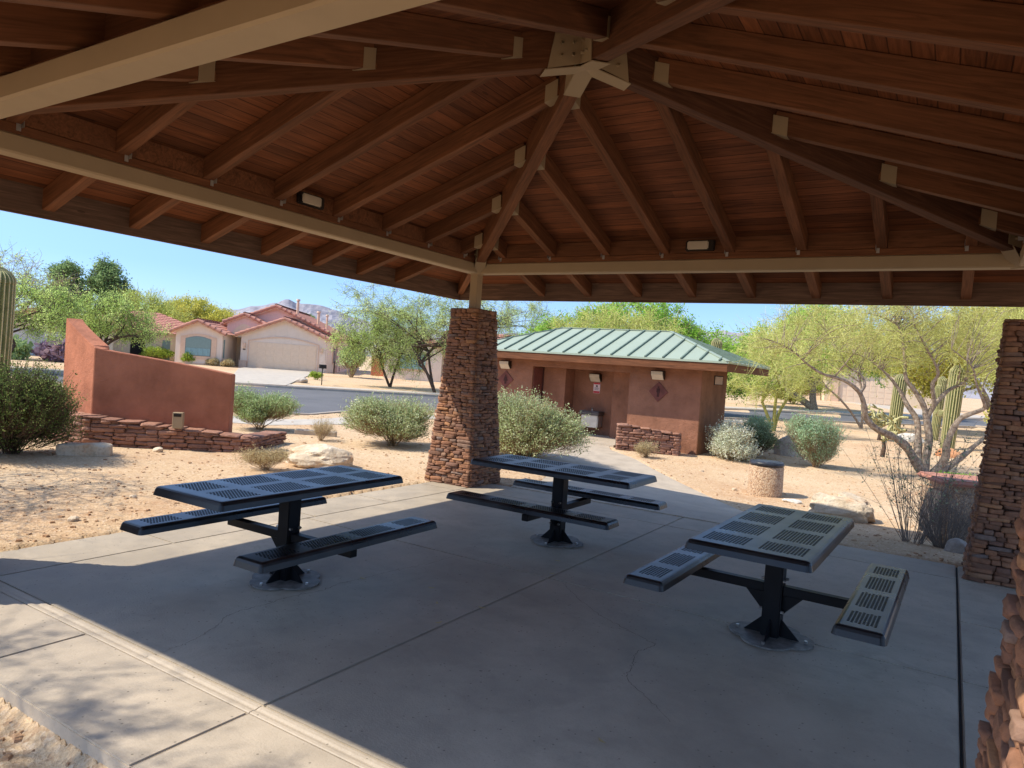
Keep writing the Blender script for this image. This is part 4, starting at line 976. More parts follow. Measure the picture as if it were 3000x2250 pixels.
# ------------------------------------------------------------------ trees and shrubs
def bez(a, b, rng, k=.15, n=6, lift=.2):
    a = np.array(a, float); b = np.array(b, float); L_ = np.linalg.norm(b-a); mid = (a+b)/2+rng.normal(size=3)*L_*k+np.array([0, 0, L_*lift*.3])
    t_ = np.linspace(0, 1, n)[:, None]; return (1-t_)**2*a+2*t_*(1-t_)*mid+t_**2*b
def tree(name, label, cat, base, crowns, limbs=None, r0=.12, bark='b_grey', leaf='l_mesq', nclump=120, twigs=14, leaves=12, tl=.45, tr=.006, ls=.06, asp=.4, seed=1, group=None, trunks=2, spread=1.0, rise=.3, twigbark=None, shell=.35, clr=.8, droop=0):
    rng = np.random.default_rng(seed); bz = TZ(*base); e = empty(name, (base[0], base[1], bz-.03), label=label, cat=cat, group=group); m = MB(); nodes = []; nrad = []
    if limbs:
        for r_, P in limbs:
            P = np.array(P); R = .86*r_*(.10+.90*(1-np.linspace(0, 1, len(P)))**1.3); 
            Pd = np.array([P[0]+(P[-1]-P[0])*0] ); t_ = np.linspace(0, len(P)-1, len(P)*4); i0 = np.minimum(t_.astype(int), len(P)-2); fr = (t_-i0)[:, None]
            Pm = np.vstack([P[:1]*2-P[1:2], P, P[-1:]*2-P[-2:-1]])
            p0, p1, p2, p3 = Pm[i0], Pm[i0+1], Pm[i0+2], Pm[i0+3]; Q = .5*((2*p1)+(-p0+p2)*fr+(2*p0-5*p1+4*p2-p3)*fr**2+(-p0+3*p1-3*p2+p3)*fr**3)
            Rq = np.interp(t_, np.arange(len(P)), R)*(1+.12*rng.normal(size=len(t_))*.6); m.tube(Q, Rq, 9)
            for q in range(len(Q)//3, len(Q)): nodes.append(Q[q]); nrad.append(Rq[q])
    else:
        forks = []
        for k_ in range(trunks):
            c = crowns[k_ % len(crowns)]; a = rng.uniform(0, 6.28)
            top = np.array([c[0]*.45+.3*math.cos(a), c[1]*.45+.3*math.sin(a), c[2]*rise+.15]); P = bez((.12*r0*k_, 0, 0), top, rng, .08, 7); m.tube(P, np.linspace(r0, r0*.7, 7), 8); forks.append(top)
        for k_, c in enumerate(crowns):
            for j in range(3):
                f_ = forks[rng.integers(len(forks))]; q = np.array(c[:3])+np.array(c[3:6])*rng.uniform(-.55, .55, 3)*[1, 1, .7]
                P = bez(f_, q, rng, .14, 9, .6); m.tube(P, np.linspace(r0*.6, r0*.12, 9), 6)
                for p_, r_ in zip(P[2:], np.linspace(r0*.6, r0*.12, 9)[2:]): nodes.append(p_); nrad.append(r_)
    nodes = np.array(nodes); nrad = np.array(nrad); C = []; tot = sum(c[3]*c[4]*c[5] for c in crowns)
    for c in crowns:
        n = max(4, int(nclump*c[3]*c[4]*c[5]/tot)); d = rng.normal(size=(n, 3)); d /= np.linalg.norm(d, axis=1)[:, None]; r_ = shell+(1-shell)*rng.random((n, 1))**.6
        C.append(np.array(c[:3])+d*r_*np.array(c[3:6]))
    C = np.vstack(C); C = C[C[:, 2] > .25]
    for p in C:
        d = np.linalg.norm(nodes-p, axis=1)+np.maximum(0, nodes[:, 2]-p[2])*1.2; i_ = np.argmin(d); rr_ = min(nrad[i_]*.55, .008+.012*d[i_])
        P = bez(nodes[i_], p, rng, .12, 6, .5); m.tube(P, np.linspace(rr_, tr*1.1, 6), 4)
    m.build('trunk', M[bark], e, smooth=True)
    N = len(C)*twigs; A = np.repeat(C, twigs, 0)+rng.normal(size=(N, 3))*tl*.12; D = rng.normal(size=(N, 3)); D[:, 2] += .35-droop; D /= np.linalg.norm(D, axis=1)[:, None]; B = A+D*tl*(.4+.8*rng.random((N, 1)))
    B[:, 2] -= droop*tl*.3
    tw = MB(); tw.twigs(A, B, tr, tr*.45, .08, rng)
    if twigbark:
        tw.build('twigs', M[twigbark], e); lf = MB()
    else: lf = tw; lf = MB(); tw.build('twigs', M[bark], e)
    if leaves:
        t_ = rng.random((N, leaves, 1)); Lc = A[:, None]+(B-A)[:, None]*t_+rng.normal(size=(N, leaves, 3))*ls*clr; Lc = Lc.reshape(-1, 3)
        cl = np.repeat(rng.random(len(C)), twigs*leaves)*.55+rng.random(len(Lc))*.45
        lf.leaves(Lc, ls, asp, rng, cl); lf.build('crown', M[leaf], e)
    return e

def shrub(name, label, base, size, n=14000, leaf='l_sage', ls=.035, asp=.5, stems=26, stemr=.007, bark='b_twig', seed=1, lumps=9, cat='shrub', group=None, low=.02, sparse=0., up=.25, spiky=.55, rot=0):
    rng = np.random.default_rng(seed); e = empty(name, (base[0], base[1], TZ(*base)-.01), label=label, cat=cat, group=group)
    sx, sy, sz = size; c = []
    for k_ in range(lumps):
        a = rng.uniform(0, 6.28); r_ = .6*math.sqrt(rng.random()); q = rng.uniform(.30, .60); c.append((r_*math.cos(a)*sx, r_*math.sin(a)*sy, sz*(low+.5*(1-low)+rng.uniform(-.18, .2)), sx*q, sy*q, sz*q*.62))
    c = np.array(c); tips = []
    nt = int(n/6); k_ = rng.integers(lumps, size=nt); d = rng.normal(size=(nt, 3)); d /= np.linalg.norm(d, axis=1)[:, None]; d[:, 2] = np.where(d[:, 2] < -.3, -d[:, 2]*.6, d[:, 2]); r_ = (.55+.45*rng.random((nt, 1))**.5)
    P = c[k_, :3]+d*c[k_, 3:]*r_*(1+spiky*rng.random((nt, 1))**4); P[:, 2] = np.maximum(P[:, 2], .03+.05*rng.random(nt))
    base0 = np.c_[P[:, 0]*.55, P[:, 1]*.55, P[:, 2]*.62]; D = P-base0; D /= np.linalg.norm(D, axis=1)[:, None]+1e-9; D[:, 2] += up; ln = sz*.16*(.6+.8*rng.random((nt, 1)))
    A = P-D*ln; tw = MB()
    for k2 in range(stems):
        a = rng.uniform(0, 6.28); q = P[rng.integers(nt)]*.8; s0 = (sx*.07*math.cos(a), sy*.07*math.sin(a), 0)
        tw.tube(bez(s0, q, rng, .12, 6, .1), np.linspace(stemr, stemr*.35, 6), 4)
    near_ = A*np.array([.72, .72, .8]); tw.twigs(near_, P, stemr*.4, stemr*.2, .08, rng); tw.build('stems', M[bark], e)
    if sparse < 1:
        m = MB(); t_ = rng.random((nt, 9, 1)); Lc = A[:, None]+(P-A)[:, None]*t_*1.15+rng.normal(size=(nt, 9, 3))*ls*.55; Lc = Lc.reshape(-1, 3)
        hgt = np.clip(Lc[:, 2]/sz, 0, 1); keep = rng.random(len(Lc)) > sparse; Lc = Lc[keep]
        m.leaves(Lc, ls, asp, rng, np.clip(np.repeat(rng.random(nt), 9)[keep]*.5+rng.random(len(Lc))*.5, 0, 1), up=.6); m.build('foliage', M[leaf], e)
    return e
def wiry(name, label, base, h_, w, n, seed, bark='b_twig_dark', leaf=None, nl=0, ls=.02, spread=.5, cat='dry bush', r=.004):
    rng = np.random.default_rng(seed); e = empty(name, (base[0], base[1], TZ(*base)-.01), label=label, cat=cat); m = MB(); tips = []
    for k_ in range(n):
        a = rng.uniform(0, 6.28); b = (.10*math.cos(a), .10*math.sin(a), 0); q = rng.random()**.7; t_ = np.array([w*q*math.cos(a), w*q*math.sin(a), h_*rng.uniform(.45, 1)])
        P = bez(b, t_, rng, .09, 9, .35); m.tube(P, np.linspace(r, r*.35, 9), 4)
        for j in range(4):
            i_ = rng.integers(3, 8); d = rng.normal(size=3)*.5; d[2] = abs(d[2])+.3; d /= np.linalg.norm(d); Q = bez(P[i_], P[i_]+d*h_*rng.uniform(.12, .3), rng, .1, 4); m.tube(Q, np.linspace(r*.5, r*.25, 4), 3); tips += [Q[k2] for k2 in range(4)]+[P[i_]]
    m.build('stems', M[bark], e)
    if leaf and nl:
        tips = np.array(tips); C = tips[rng.integers(len(tips), size=nl)]+rng.normal(size=(nl, 3))*.02; m = MB(); m.leaves(C, ls, .5, rng); m.build('foliage', M[leaf], e)
    return e

# the big palo verde at the right: limbs follow real forks
PV = [(.13, [(0, 0, 0.03), (-.19, -.21, .37), (-.42, -.44, .74), (-.7, -.71, .94), (-.99, -.99, 1.08), (-1.21, -1.22, 1.32), (-1.25, -1.34, 1.59), (-1.36, -1.49, 1.89), (-1.56, -1.71, 2.09), (-1.78, -1.95, 2.19), (-2.06, -2.22, 2.26), (-2.34, -2.49, 2.44), (-2.6, -2.75, 2.69), (-2.84, -3.0, 2.84), (-3.11, -3.26, 2.93)]),
      (.05, [(-1.36, -1.49, 1.89), (-1.28, -1.37, 2.08), (-1.39, -1.36, 2.32), (-1.67, -1.46, 2.49), (-1.89, -1.51, 2.88), (-2.17, -1.6, 3.27)]),
      (.13, [(-.02, -.01, .05), (-.14, .08, .42), (-.18, .23, .89), (-.25, .36, 1.34), (-.48, .38, 1.68), (-.65, .44, 1.99), (-.87, .47, 2.28), (-1.19, .44, 2.59), (-1.59, .35, 2.83), (-2.14, .17, 2.93)]),
      (.12, [(.02, .02, .07), (.02, .06, .45), (.05, .12, .93), (-.04, .12, 1.4), (-.13, .1, 1.71), (-.34, .01, 2.05), (-.53, -.07, 2.32), (-.59, -.06, 2.8), (-.72, -.09, 3.44), (-.9, -.16, 3.65), (-1.36, -.41, 3.81), (-1.77, -.64, 3.75)]),
      (.07, [(-.04, .14, 1.4), (.09, .07, 1.73), (.03, -.1, 2.2), (.12, -.19, 2.52), (-.19, -.51, 3.11), (-.39, -.78, 3.48), (-.49, -.98, 3.83), (-.81, -1.32, 4.06)]),
      (.07, [(-.03, .14, 1.49), (.16, .49, 1.83), (.36, .84, 2.11), (.63, 1.23, 2.3), (.72, 1.52, 2.61), (.69, 1.73, 3.02), (.71, 1.98, 3.65), (.85, 2.3, 4.2)]),
      (.12, [(.16, .1, .04), (.4, .13, .46), (.42, .03, .88), (.6, .02, 1.4), (.82, .03, 1.58), (1.07, .06, 1.72), (1.06, -.07, 1.88), (.89, -.29, 2.26), (.76, -.5, 2.67), (.35, -.87, 3.02)]),
      (.11, [(.26, .17, .09), (.67, .57, .46), (1.0, .93, .83), (1.21, 1.21, 1.07), (1.43, 1.5, 1.51), (1.68, 1.81, 2.08)])]
tree('palo_verde_tree', 'large palo verde with many twisting grey-green limbs beyond the right picnic table', 'tree', (5.785, 10.677), [(-2.2, -2.0, 3.2, 1.5, 1.3, .95), (-.6, .1, 3.7, 1.7, 1.5, 1.1), (1.0, .9, 3.5, 1.5, 1.5, 1.3), (-1.3, 1.0, 3.4, 1.4, 1.2, .9), (-2.9, -2.9, 2.7, .8, .8, .5)], limbs=PV, bark='b_grey', twigbark='b_twig_green', leaf='l_palo', nclump=300, twigs=20, leaves=3, tl=.62, tr=.0045, ls=.032, asp=.3, seed=5)
tree('palo_verde_tree', 'small slender palo verde beside the far end of the restroom roof', 'tree', (.31, 20.6), [(-.5, -.3, 2.0, 1.9, 1.6, .75), (.9, .4, 2.2, 1.5, 1.4, .8), (0, 0, 3.0, 1.8, 1.5, .8)], r0=.075, bark='b_green', twigbark='b_twig_green', leaf='l_palo', nclump=110, twigs=15, leaves=4, tl=.6, tr=.007, ls=.06, asp=.35, seed=7, trunks=3, rise=.5)
# the sun-side trees whose shadows fall on the near walk and the left dirt
tree('palo_verde_tree', 'palo verde just outside the left edge whose twigs shade the left dirt', 'tree', (-5.0, -7.9), [(0, .6, 3.3, 2.0, 1.9, .9), (1.6, -.4, 3.4, 1.2, 1.2, .7)], r0=.13, bark='b_green', twigbark='b_twig_green', leaf='l_palo', nclump=75, twigs=14, leaves=3, tl=.8, tr=.007, ls=.04, asp=.35, seed=8, trunks=3, rise=.5)
tree('mesquite_tree', 'mesquite behind the camera side whose shade dapples the near walk', 'tree', (-1.4, -11.2), [(-.5, .3, 5.2, 1.9, 1.4, .8), (1.3, .4, 4.9, 1.6, 1.3, .7)], r0=.12, bark='b_dark', leaf='l_mesq', nclump=110, twigs=16, leaves=9, tl=.6, tr=.006, ls=.05, asp=.35, seed=9, trunks=2, rise=.5)
# far side of the street
FT = 'trees across the street'
tree('mesquite_tree', 'feathery mesquite behind the stucco wall, spreading before the far left house', 'tree', (-30.9, 10.6), [(.2, 0, 2.7, 2.9, 2.5, .95), (-1.2, -1.0, 2.5, 1.7, 1.6, .9), (2.0, 1.2, 2.0, 1.5, 1.4, .7), (.3, .3, 3.5, 1.5, 1.5, .7)], r0=.11, bark='b_dark', leaf='l_lime', nclump=130, twigs=14, leaves=15, tl=.75, tr=.009, ls=.085, asp=.4, seed=11, group=FT, trunks=2, rise=.4)
tree('mesquite_tree', 'leaning mesquite between the saguaro and the stucco wall', 'tree', (-30.6, 6.1), [(.6, .6, 2.9, 2.4, 2.2, 1.1), (-.8, -.6, 3.4, 1.8, 1.8, .9), (1.8, 1.6, 2.2, 1.4, 1.3, .8)], r0=.11, bark='b_dark', leaf='l_lime', nclump=105, twigs=14, leaves=15, tl=.75, tr=.009, ls=.085, asp=.4, seed=12, group=FT, trunks=2, rise=.35)
tree('acacia_tree', 'tall thin-leaved acacia behind the far left garage', 'tree', (-43.5, 10.0), [(1.0, .6, 4.6, 3.2, 3.0, 1.7), (2.8, 2.4, 4.0, 2.4, 2.2, 1.4), (-1.8, -2.4, 4.8, 2.2, 2.2, 1.4)], r0=.12, bark='b_grey', leaf='l_lime', nclump=110, twigs=12, leaves=5, tl=1.0, tr=.012, ls=.12, asp=.35, seed=13, group=FT, trunks=2, rise=.4)
tree('dark_tree', 'tall dark green tree with two rounded crowns at the far left', 'tree', (-72.5, 30.9), [(-1.5, -1.2, 7.6, 1.45, 1.45, 1.9), (1.5, 1.0, 7.8, 1.6, 1.6, 2.1), (2.8, 2.1, 5.6, 1.7, 1.7, 2.2), (-1.6, -1.4, 5.2, 2.2, 2.0, 2.0)], r0=.3, bark='b_dark', leaf='l_dark', nclump=230, twigs=16, leaves=10, tl=.9, tr=.02, ls=.24, asp=.5, seed=14, group=FT, trunks=2, rise=.4, droop=.5)
tree('palo_verde_tree', 'light green palo verde above the far left red tile roof', 'tree', (-57.8, 28.6), [(0, 0, 4.2, 2.6, 2.6, 1.7), (2.2, 1.2, 3.4, 2.0, 2.0, 1.2)], r0=.2, bark='b_green', leaf='l_palo', nclump=130, twigs=16, leaves=8, tl=1.1, tr=.014, ls=.14, asp=.4, seed=15, group=FT, trunks=3)
tree('yellow_palo_verde', 'rounded yellow-green tree left of the big house gables', 'tree', (-62.8, 36.9), [(0, 0, 4.7, 2.9, 2.9, 1.6), (2.6, 1.7, 3.9, 2.6, 2.4, 1.4), (-2.4, -1.6, 3.9, 2.2, 2.0, 1.4)], r0=.22, bark='b_green', leaf='l_yellow', nclump=230, twigs=16, leaves=10, tl=.8, tr=.014, ls=.17, asp=.45, seed=16, group=FT, trunks=3)
tree('mesquite_tree', 'bright drooping mesquite right of the big house garage', 'tree', (-21.5, 22.4), [(-.9, -1.2, 3.4, 1.8, 1.8, 1.3), (.3, .3, 3.5, 2.0, 2.0, 1.4), (-1.8, -2.2, 2.7, .9, .9, .9), (.4, .4, 2.0, 1.9, 1.7, .9), (-1.0, -1.2, 1.9, 1.2, 1.2, .8)], r0=.08, bark='b_dark', leaf='l_lime', nclump=140, twigs=15, leaves=15, tl=.8, tr=.008, ls=.085, asp=.35, seed=17, group=FT, trunks=2, droop=.9, rise=.45)
tree('mesquite_tree', 'wide airy mesquite with dark leaning trunks behind the middle stone column', 'tree', (-17.9, 22.0), [(-.8, -.4, 4.2, 2.6, 2.4, 1.5), (-3.0, -2.0, 4.6, 2.2, 2.0, 1.1), (-1.4, -.9, 2.7, 2.2, 2.0, .9), (1.0, .8, 2.8, 2.0, 1.8, .9), (1.5, 1.2, 4.4, 2.4, 2.4, 1.4), (3.8, 2.6, 4.3, 2.2, 2.2, 1.2), (5.6, 3.8, 3.7, 1.4, 1.4, .9)], r0=.085, bark='b_dark', leaf='l_airy', nclump=270, twigs=14, leaves=11, tl=.8, tr=.007, ls=.08, asp=.35, seed=18, group=FT, trunks=3, rise=.5, droop=.3)
tree('green_tree', 'bright green dense tree rising behind the restroom roof', 'tree', (-8.2, 25.6), [(0, .2, 3.9, 3.6, 2.8, 1.7), (-3.0, -1.6, 3.2, 2.4, 2.0, 1.3), (2.8, 1.6, 3.2, 2.2, 2.0, 1.3)], r0=.22, bark='b_grey', leaf='l_bright', nclump=300, twigs=16, leaves=12, tl=.7, tr=.012, ls=.13, asp=.45, seed=19, trunks=3)
tree('palo_verde_tree', 'pale twiggy palo verde in front of the bright tree behind the restroom', 'tree', (-7.2, 21.0), [(-1.0, -.4, 3.6, 1.8, 1.6, 1.1), (1.2, .6, 3.6, 1.8, 1.6, 1.1)], r0=.12, bark='b_green', twigbark='b_twig_green', leaf='l_palo', nclump=110, twigs=18, leaves=5, tl=.8, tr=.009, ls=.07, asp=.35, seed=20, trunks=3)
tree('green_tree', 'low green tree right of the restroom ridge', 'tree', (-4.6, 27.0), [(0, 0, 2.5, 2.0, 1.8, 1.2), (1.6, 1.0, 2.0, 1.6, 1.6, .9)], r0=.12, bark='b_grey', leaf='l_bright', nclump=130, twigs=15, leaves=10, tl=.7, tr=.01, ls=.13, asp=.45, seed=21, trunks=2)
tree('green_tree', 'tall green tree behind the big palo verde, left side', 'tree', (-1.6, 42.8), [(0, 0, 4.6, 3.2, 3.0, 2.2), (-3.2, -2.0, 3.4, 2.6, 2.4, 1.6), (3.4, 2.2, 4.0, 2.6, 2.4, 1.6)], r0=.25, bark='b_grey', leaf='l_bright', nclump=240, twigs=16, leaves=10, tl=1.0, tr=.014, ls=.2, asp=.45, seed=22, trunks=2)
tree('palo_verde_tree', 'pale palo verde crown behind the big palo verde, centre', 'tree', (2.6, 29.5), [(0, 0, 4.2, 3.0, 2.6, 1.6), (-3.0, -2.0, 3.6, 2.4, 2.0, 1.2)], r0=.06, bark='b_grey', twigbark='b_twig_green', leaf='l_palo', nclump=120, twigs=14, leaves=4, tl=1.0, tr=.011, ls=.1, asp=.35, seed=43, trunks=2, rise=.5)
tree('palo_verde_tree', 'yellow-green palo verde filling the gap left of the right stone column', 'tree', (8.7, 21.5), [(0, 0, 3.6, 2.6, 2.4, 1.6), (-1.4, -1.0, 4.3, 2.0, 2.0, 1.2), (1.2, 1.0, 1.8, 1.8, 1.8, 1.2)], r0=.09, bark='b_green', twigbark='b_twig_green', leaf='l_palo', nclump=170, twigs=15, leaves=4, tl=.8, tr=.009, ls=.08, asp=.35, seed=24, trunks=3)
tree('green_tree', 'green tree at the far right behind the saguaros', 'tree', (9.5, 36.0), [(0, 0, 4.6, 3.4, 3.2, 2.4), (-4.2, -2.8, 3.8, 2.8, 2.6, 1.9)], r0=.25, bark='b_grey', leaf='l_yellow', nclump=240, twigs=16, leaves=10, tl=1.0, tr=.012, ls=.18, asp=.45, seed=25, trunks=2)

# palm
pm = empty('palm_tree', (-67.9, 57.2, TZ(-67.9, 57.2)), label='small fan palm rising over the big house roof', cat='palm tree'); rng = np.random.default_rng(4)
m = MB(); m.tube([(0, 0, 0), (.1, 0, 3), (.05, .05, 5.4)], [.28, .22, .2], 8); m.build('trunk', M['b_dark'], pm, smooth=True)
m = MB()
for k_ in range(70):
    d = rng.normal(size=3); d[2] = d[2]*.8+.25; d /= np.linalg.norm(d); c = np.array([.05, .05, 5.5])+d*.5; sd = np.cross(d, (0, 0, 1)); sd /= np.linalg.norm(sd)+1e-6
    for j in range(9):
        a = (j-4)*.22; t_ = d*math.cos(a)+sd*math.sin(a); tip = c+t_*1.05-np.array([0, 0, .25]); w = np.cross(t_, d)*.0+np.array([0, 0, .05]); m.add([tuple(c), tuple(c+t_*.6+w), tuple(tip), tuple(c+t_*.6-w)], [(0, 1, 2, 3)], rng.random())
m.build('crown', M['l_dark'], pm)

# shrubs, near to far
shrub('creosote_bush', 'big dark green bush at the left edge before the stone planter wall', (-5.40, -3.85), (1.38, 1.15, 1.68), 38000, 'l_jojoba', .028, .55, 40, .009, 'b_twig_dark', 31, 13, spiky=.35, low=-.25)
shrub('sage_bush', 'rounded grey-green bush right of the stucco wall end', (-6.78, 1.64), (.86, .78, 1.02), 26000, 'l_sage2', .030, .55, 24, .007, 'b_twig', 32)
shrub('sage_bush', 'wide grey-green bush just left of the middle stone column', (-3.4, 2.2), (1.08, .95, 1.18), 34000, 'l_sage', .032, .55, 30, .009, 'b_twig', 33, 12, low=-.15)
shrub('sage_bush', 'tall silvery green bush just right of the middle stone column', (-.95, 3.45), (1.35, 1.15, 1.62), 52000, 'l_sage', .034, .55, 36, .01, 'b_twig', 34, 16, spiky=.3, low=-.35)
shrub('silver_bush', 'pale silver bush at the right corner of the restroom', (1.72, 8.7), (.76, .66, 1.08), 22000, 'l_white', .034, .5, 24, .008, 'b_twig', 35, up=.5, low=-.3)
shrub('dark_sage_bush', 'darker grey bush behind the pale silver bush', (2.0, 10.2), (.72, .62, .90), 18000, 'l_deep', .036, .5, 24, .008, 'b_twig_dark', 36, up=.5)
shrub('green_bush', 'round blue-green bush between the grey rock and the big palo verde', (3.58, 9.55), (.86, .78, 1.34), 28000, 'l_teal', .034, .5, 26, .009, 'b_twig', 37, up=.4)
shrub('sage_bush', 'small green bush peeking out behind the restroom end', (1.55, 12.2), (.5, .5, 1.1), 9000, 'l_teal', .036, .5, 12, .008, 'b_twig', 38)
shrub('dry_bush', 'low yellowish dry bush beside the pale boulder', (-2.35, -1.75), (.48, .42, .44), 5000, 'l_dry', .026, .3, 60, .003, 'b_twig', 39, cat='dry bush', up=.7, sparse=.35, spiky=.6)
shrub('dry_bush', 'leggy straw-coloured bush before the short restroom stone wall', (.42, 6.55), (.36, .34, .52), 3600, 'l_dry', .026, .3, 50, .003, 'b_twig', 40, cat='dry bush', up=.8, sparse=.35, spiky=.6)
shrub('dry_bush', 'purple-grey twiggy bush left of the wide grey-green bush', (-4.7, 1.5), (.42, .4, .5), 2600, 'l_dry', .024, .3, 50, .003, 'b_twig', 41, cat='dry bush', up=.8, sparse=.5, spiky=.5)
wiry('leggy_shrub', 'tall sparse shrub of thin dark stems beside the right aggregate bin', (5.93, 1.6), 1.62, .95, 38, 42, bark='b_greytwig', leaf='l_deep', nl=900, ls=.03, cat='shrub', r=.0036)
wiry('brush_pile', 'grey tangle of dry twigs in front of the right aggregate bin', (6.28, 1.62), .80, .66, 170, 43, bark='b_greytwig', r=.0035)
wiry('dry_bush', 'grey leafless bush behind the right column base', (7.9, 12.5), 1.2, 1.3, 120, 44, bark='b_twig', r=.006)
FS = 'clipped shrubs at the far houses'
for i, (x, y, sx, sz, lf, lab) in enumerate(((-45.6, 23.0, 1.7, 1.15, 'l_shrub', 'wide yellow-green clipped shrub left of the arched window'), (-42.6, 23.6, .95, 1.0, 'l_shrub', 'round bright green shrub under the arched window'), (-50.5, 22.6, 1.2, 1.2, 'l_sage2', 'rounded grey-green shrub behind the stucco wall curve'),
        (-40.9, 24.3, .55, .5, 'l_dry', 'small brown grass tuft left of the security door'), (-39.9, 24.9, .6, .55, 'l_dry', 'small brown grass tuft nearest the driveway'))):
    shrub('clipped_shrub', lab, (x, y), (sx, sx*.8, sz), 5000, lf, .10, .6, 6, .015, 'b_twig', 50+i, group=FS, low=.02, spiky=.05)
shrub('oleander_bush', 'vase-shaped green shrub on thick stems right of the big garage', (-30.2, 28.0), (1.25, 1.1, 2.0), 7000, 'l_sage2', .13, .45, 30, .04, 'b_twig', 57, low=.3)
shrub('prickly_pear', 'green prickly pear clump left of the stucco wall across the street', (-40.2, 10.6), (.9, .8, .8), 700, 'l_sage2', .34, .8, 6, .02, 'b_twig', 58, cat='cactus')
shrub('purple_prickly_pear', 'purple prickly pear clump against the left edge of the stucco wall', (-38.8, 12.4), (1.1, .9, 1.1), 900, 'l_purple', .34, .8, 6, .02, 'b_twig', 59, cat='cactus')
shrub('yard_shrub', 'dark green shrub in the yard of the right tan house', (-3.8, 47.5), (2.0, 1.6, 1.9), 9000, 'l_shrub', .13, .5, 12, .03, 'b_twig', 60)
shrub('yard_shrub', 'olive shrub near the foot of the right saguaro', (9.0, 24.0), (1.5, 1.3, 1.8), 9000, 'l_yellow', .10, .4, 20, .02, 'b_twig', 61)
shrub('mailbox_shrub', 'tiny yellow-green shrub at the twin mailboxes', (-27.0, 21.8), (.4, .4, .5), 1200, 'l_shrub', .08, .5, 6, .01, 'b_twig', 62)
shrub('ground_shrub', 'low bright green plant glimpsed under the palo verde limbs', (6.6, 9.5), (.55, .4, .3), 3000, 'l_bright', .04, .5, 10, .005, 'b_twig_green', 63)

# saguaros
def saguaro(label, base, H, r, seed, arms=(), ribs=18, group='saguaros'):
    rng = np.random.default_rng(seed); e = empty('saguaro_cactus', (base[0], base[1], TZ(*base)-.05), label=label, cat='cactus', group=group)
    def col(name, path, R, par):
        P = np.array(path, float); Tn = np.gradient(P, axis=0); Tn /= np.linalg.norm(Tn, axis=1)[:, None]; n = ribs*4; m = MB(); V = []
        for p, t_, r_ in zip(P, Tn, R):
            ref = np.array([1, 0, 0]) if abs(t_[2]) > .5 else np.array([0, 0, 1.]); X_ = np.cross(t_, ref); X_ /= np.linalg.norm(X_); Y_ = np.cross(t_, X_)
            for q in range(n):
                a = 2*math.pi*q/n; k_ = q % 4; rr_ = r_*(1.0 if k_ == 0 else (.93 if k_ in (1, 3) else .85)); V.append(p+rr_*(math.cos(a)*X_+math.sin(a)*Y_))
        side = []; ridge = []
        for j in range(len(P)-1):
            for q in range(n): side.append((j*n+q, j*n+(q+1) % n, (j+1)*n+(q+1) % n, (j+1)*n+q))
        m.add(V, side+[tuple(range((len(P)-1)*n, len(P)*n))]); m.build(name, M['cactus'], par, smooth=False)
        s2 = MB()
        for k_ in range(ribs):
            L_ = [np.array(V[j*n+4*k_])+ (np.array(V[j*n+4*k_])-P[j])*.03 for j in range(len(P))]; s2.tube(L_, np.maximum(R*.045, .004), 4)
        s2.build('spine_rows', M['cactus_rib'], par)
    zs = np.concatenate([np.linspace(0, H-r, 14), H-r+r*np.sin(np.linspace(.15, 1.5, 8))]); R = np.concatenate([r*(.82+.18*np.sin(np.linspace(.2, 2.2, 14))), r*np.cos(np.linspace(.15, 1.5, 8))*.97+.01])
    col('column', [(0.01*i, 0, z) for i, z in enumerate(zs)], R, e)
    for a, z0, out, up, ra in arms:
        d = np.array([math.cos(a), math.sin(a), 0]); th_ = np.linspace(0, math.pi/2, 7); P = [d*(r*.7)+np.array([0, 0, z0])]+[d*(out*math.sin(q)+r*.8)+np.array([0, 0, z0+out*.6*(1-math.cos(q))]) for q in th_]
        P += [P[-1]+np.array([0, 0, up*q]) for q in (.3, .6, .85, .95, 1.0)]; col('arm', P, np.array([ra*.8]+[ra]*7+[ra, ra, ra*.9, ra*.65, ra*.2]), e)
    return e
saguaro('tall ribbed saguaro cut by the left edge of the picture', (-9.58, -2.49), 3.04, .27, 1, ribs=20)
saguaro('saguaro seen through the palo verde in front of the right tan house', (4.15, 26.4), 2.75, .25, 2)
saguaro('thick saguaro at the right, nearest the stone column', (6.2, 21.8), 3.1, .25, 3, arms=((2.6, 1.3, .3, .9, .13),))
saguaro('slim saguaro between the two thicker right-hand ones', (5.7, 26.2), 2.75, .17, 4)
saguaro('saguaro whose rounded tip shows above the restroom roof', (-2.5, 21.2), 3.6, .22, 5)
# cholla
def cholla(label, base, seed, H=1.5, n=60):
    rng = np.random.default_rng(seed); e = empty('cholla_cactus', (base[0], base[1], TZ(*base)-.02), label=label, cat='cactus'); m = MB(); nodes = [np.array([0, 0, .5])]
    m.tube([(0, 0, 0), (.03, 0, .3), (0, .02, .55)], [.07, .06, .05], 7); m.build('trunk', M['b_dark'], e, smooth=True); m = MB()
    for k_ in range(n):
        b = nodes[rng.integers(len(nodes))]; d = rng.normal(size=3); d[2] = abs(d[2])*.8; d /= np.linalg.norm(d); t_ = b+d*rng.uniform(.16, .3)
        if t_[2] < H and t_[2] > .3: m.tube([b, (b+t_)/2, t_], [.03, .038, .026], 7); nodes.append(t_)
    m.build('joints', M['cholla'], e, smooth=True)
cholla('spiny pale cholla left of the middle right-hand saguaro', (3.9, 22.5), 1, 1.9, 90)
cholla('dark-stemmed cholla in the sun behind the palo verde trunk', (4.6, 14.8), 2, 1.3, 34)

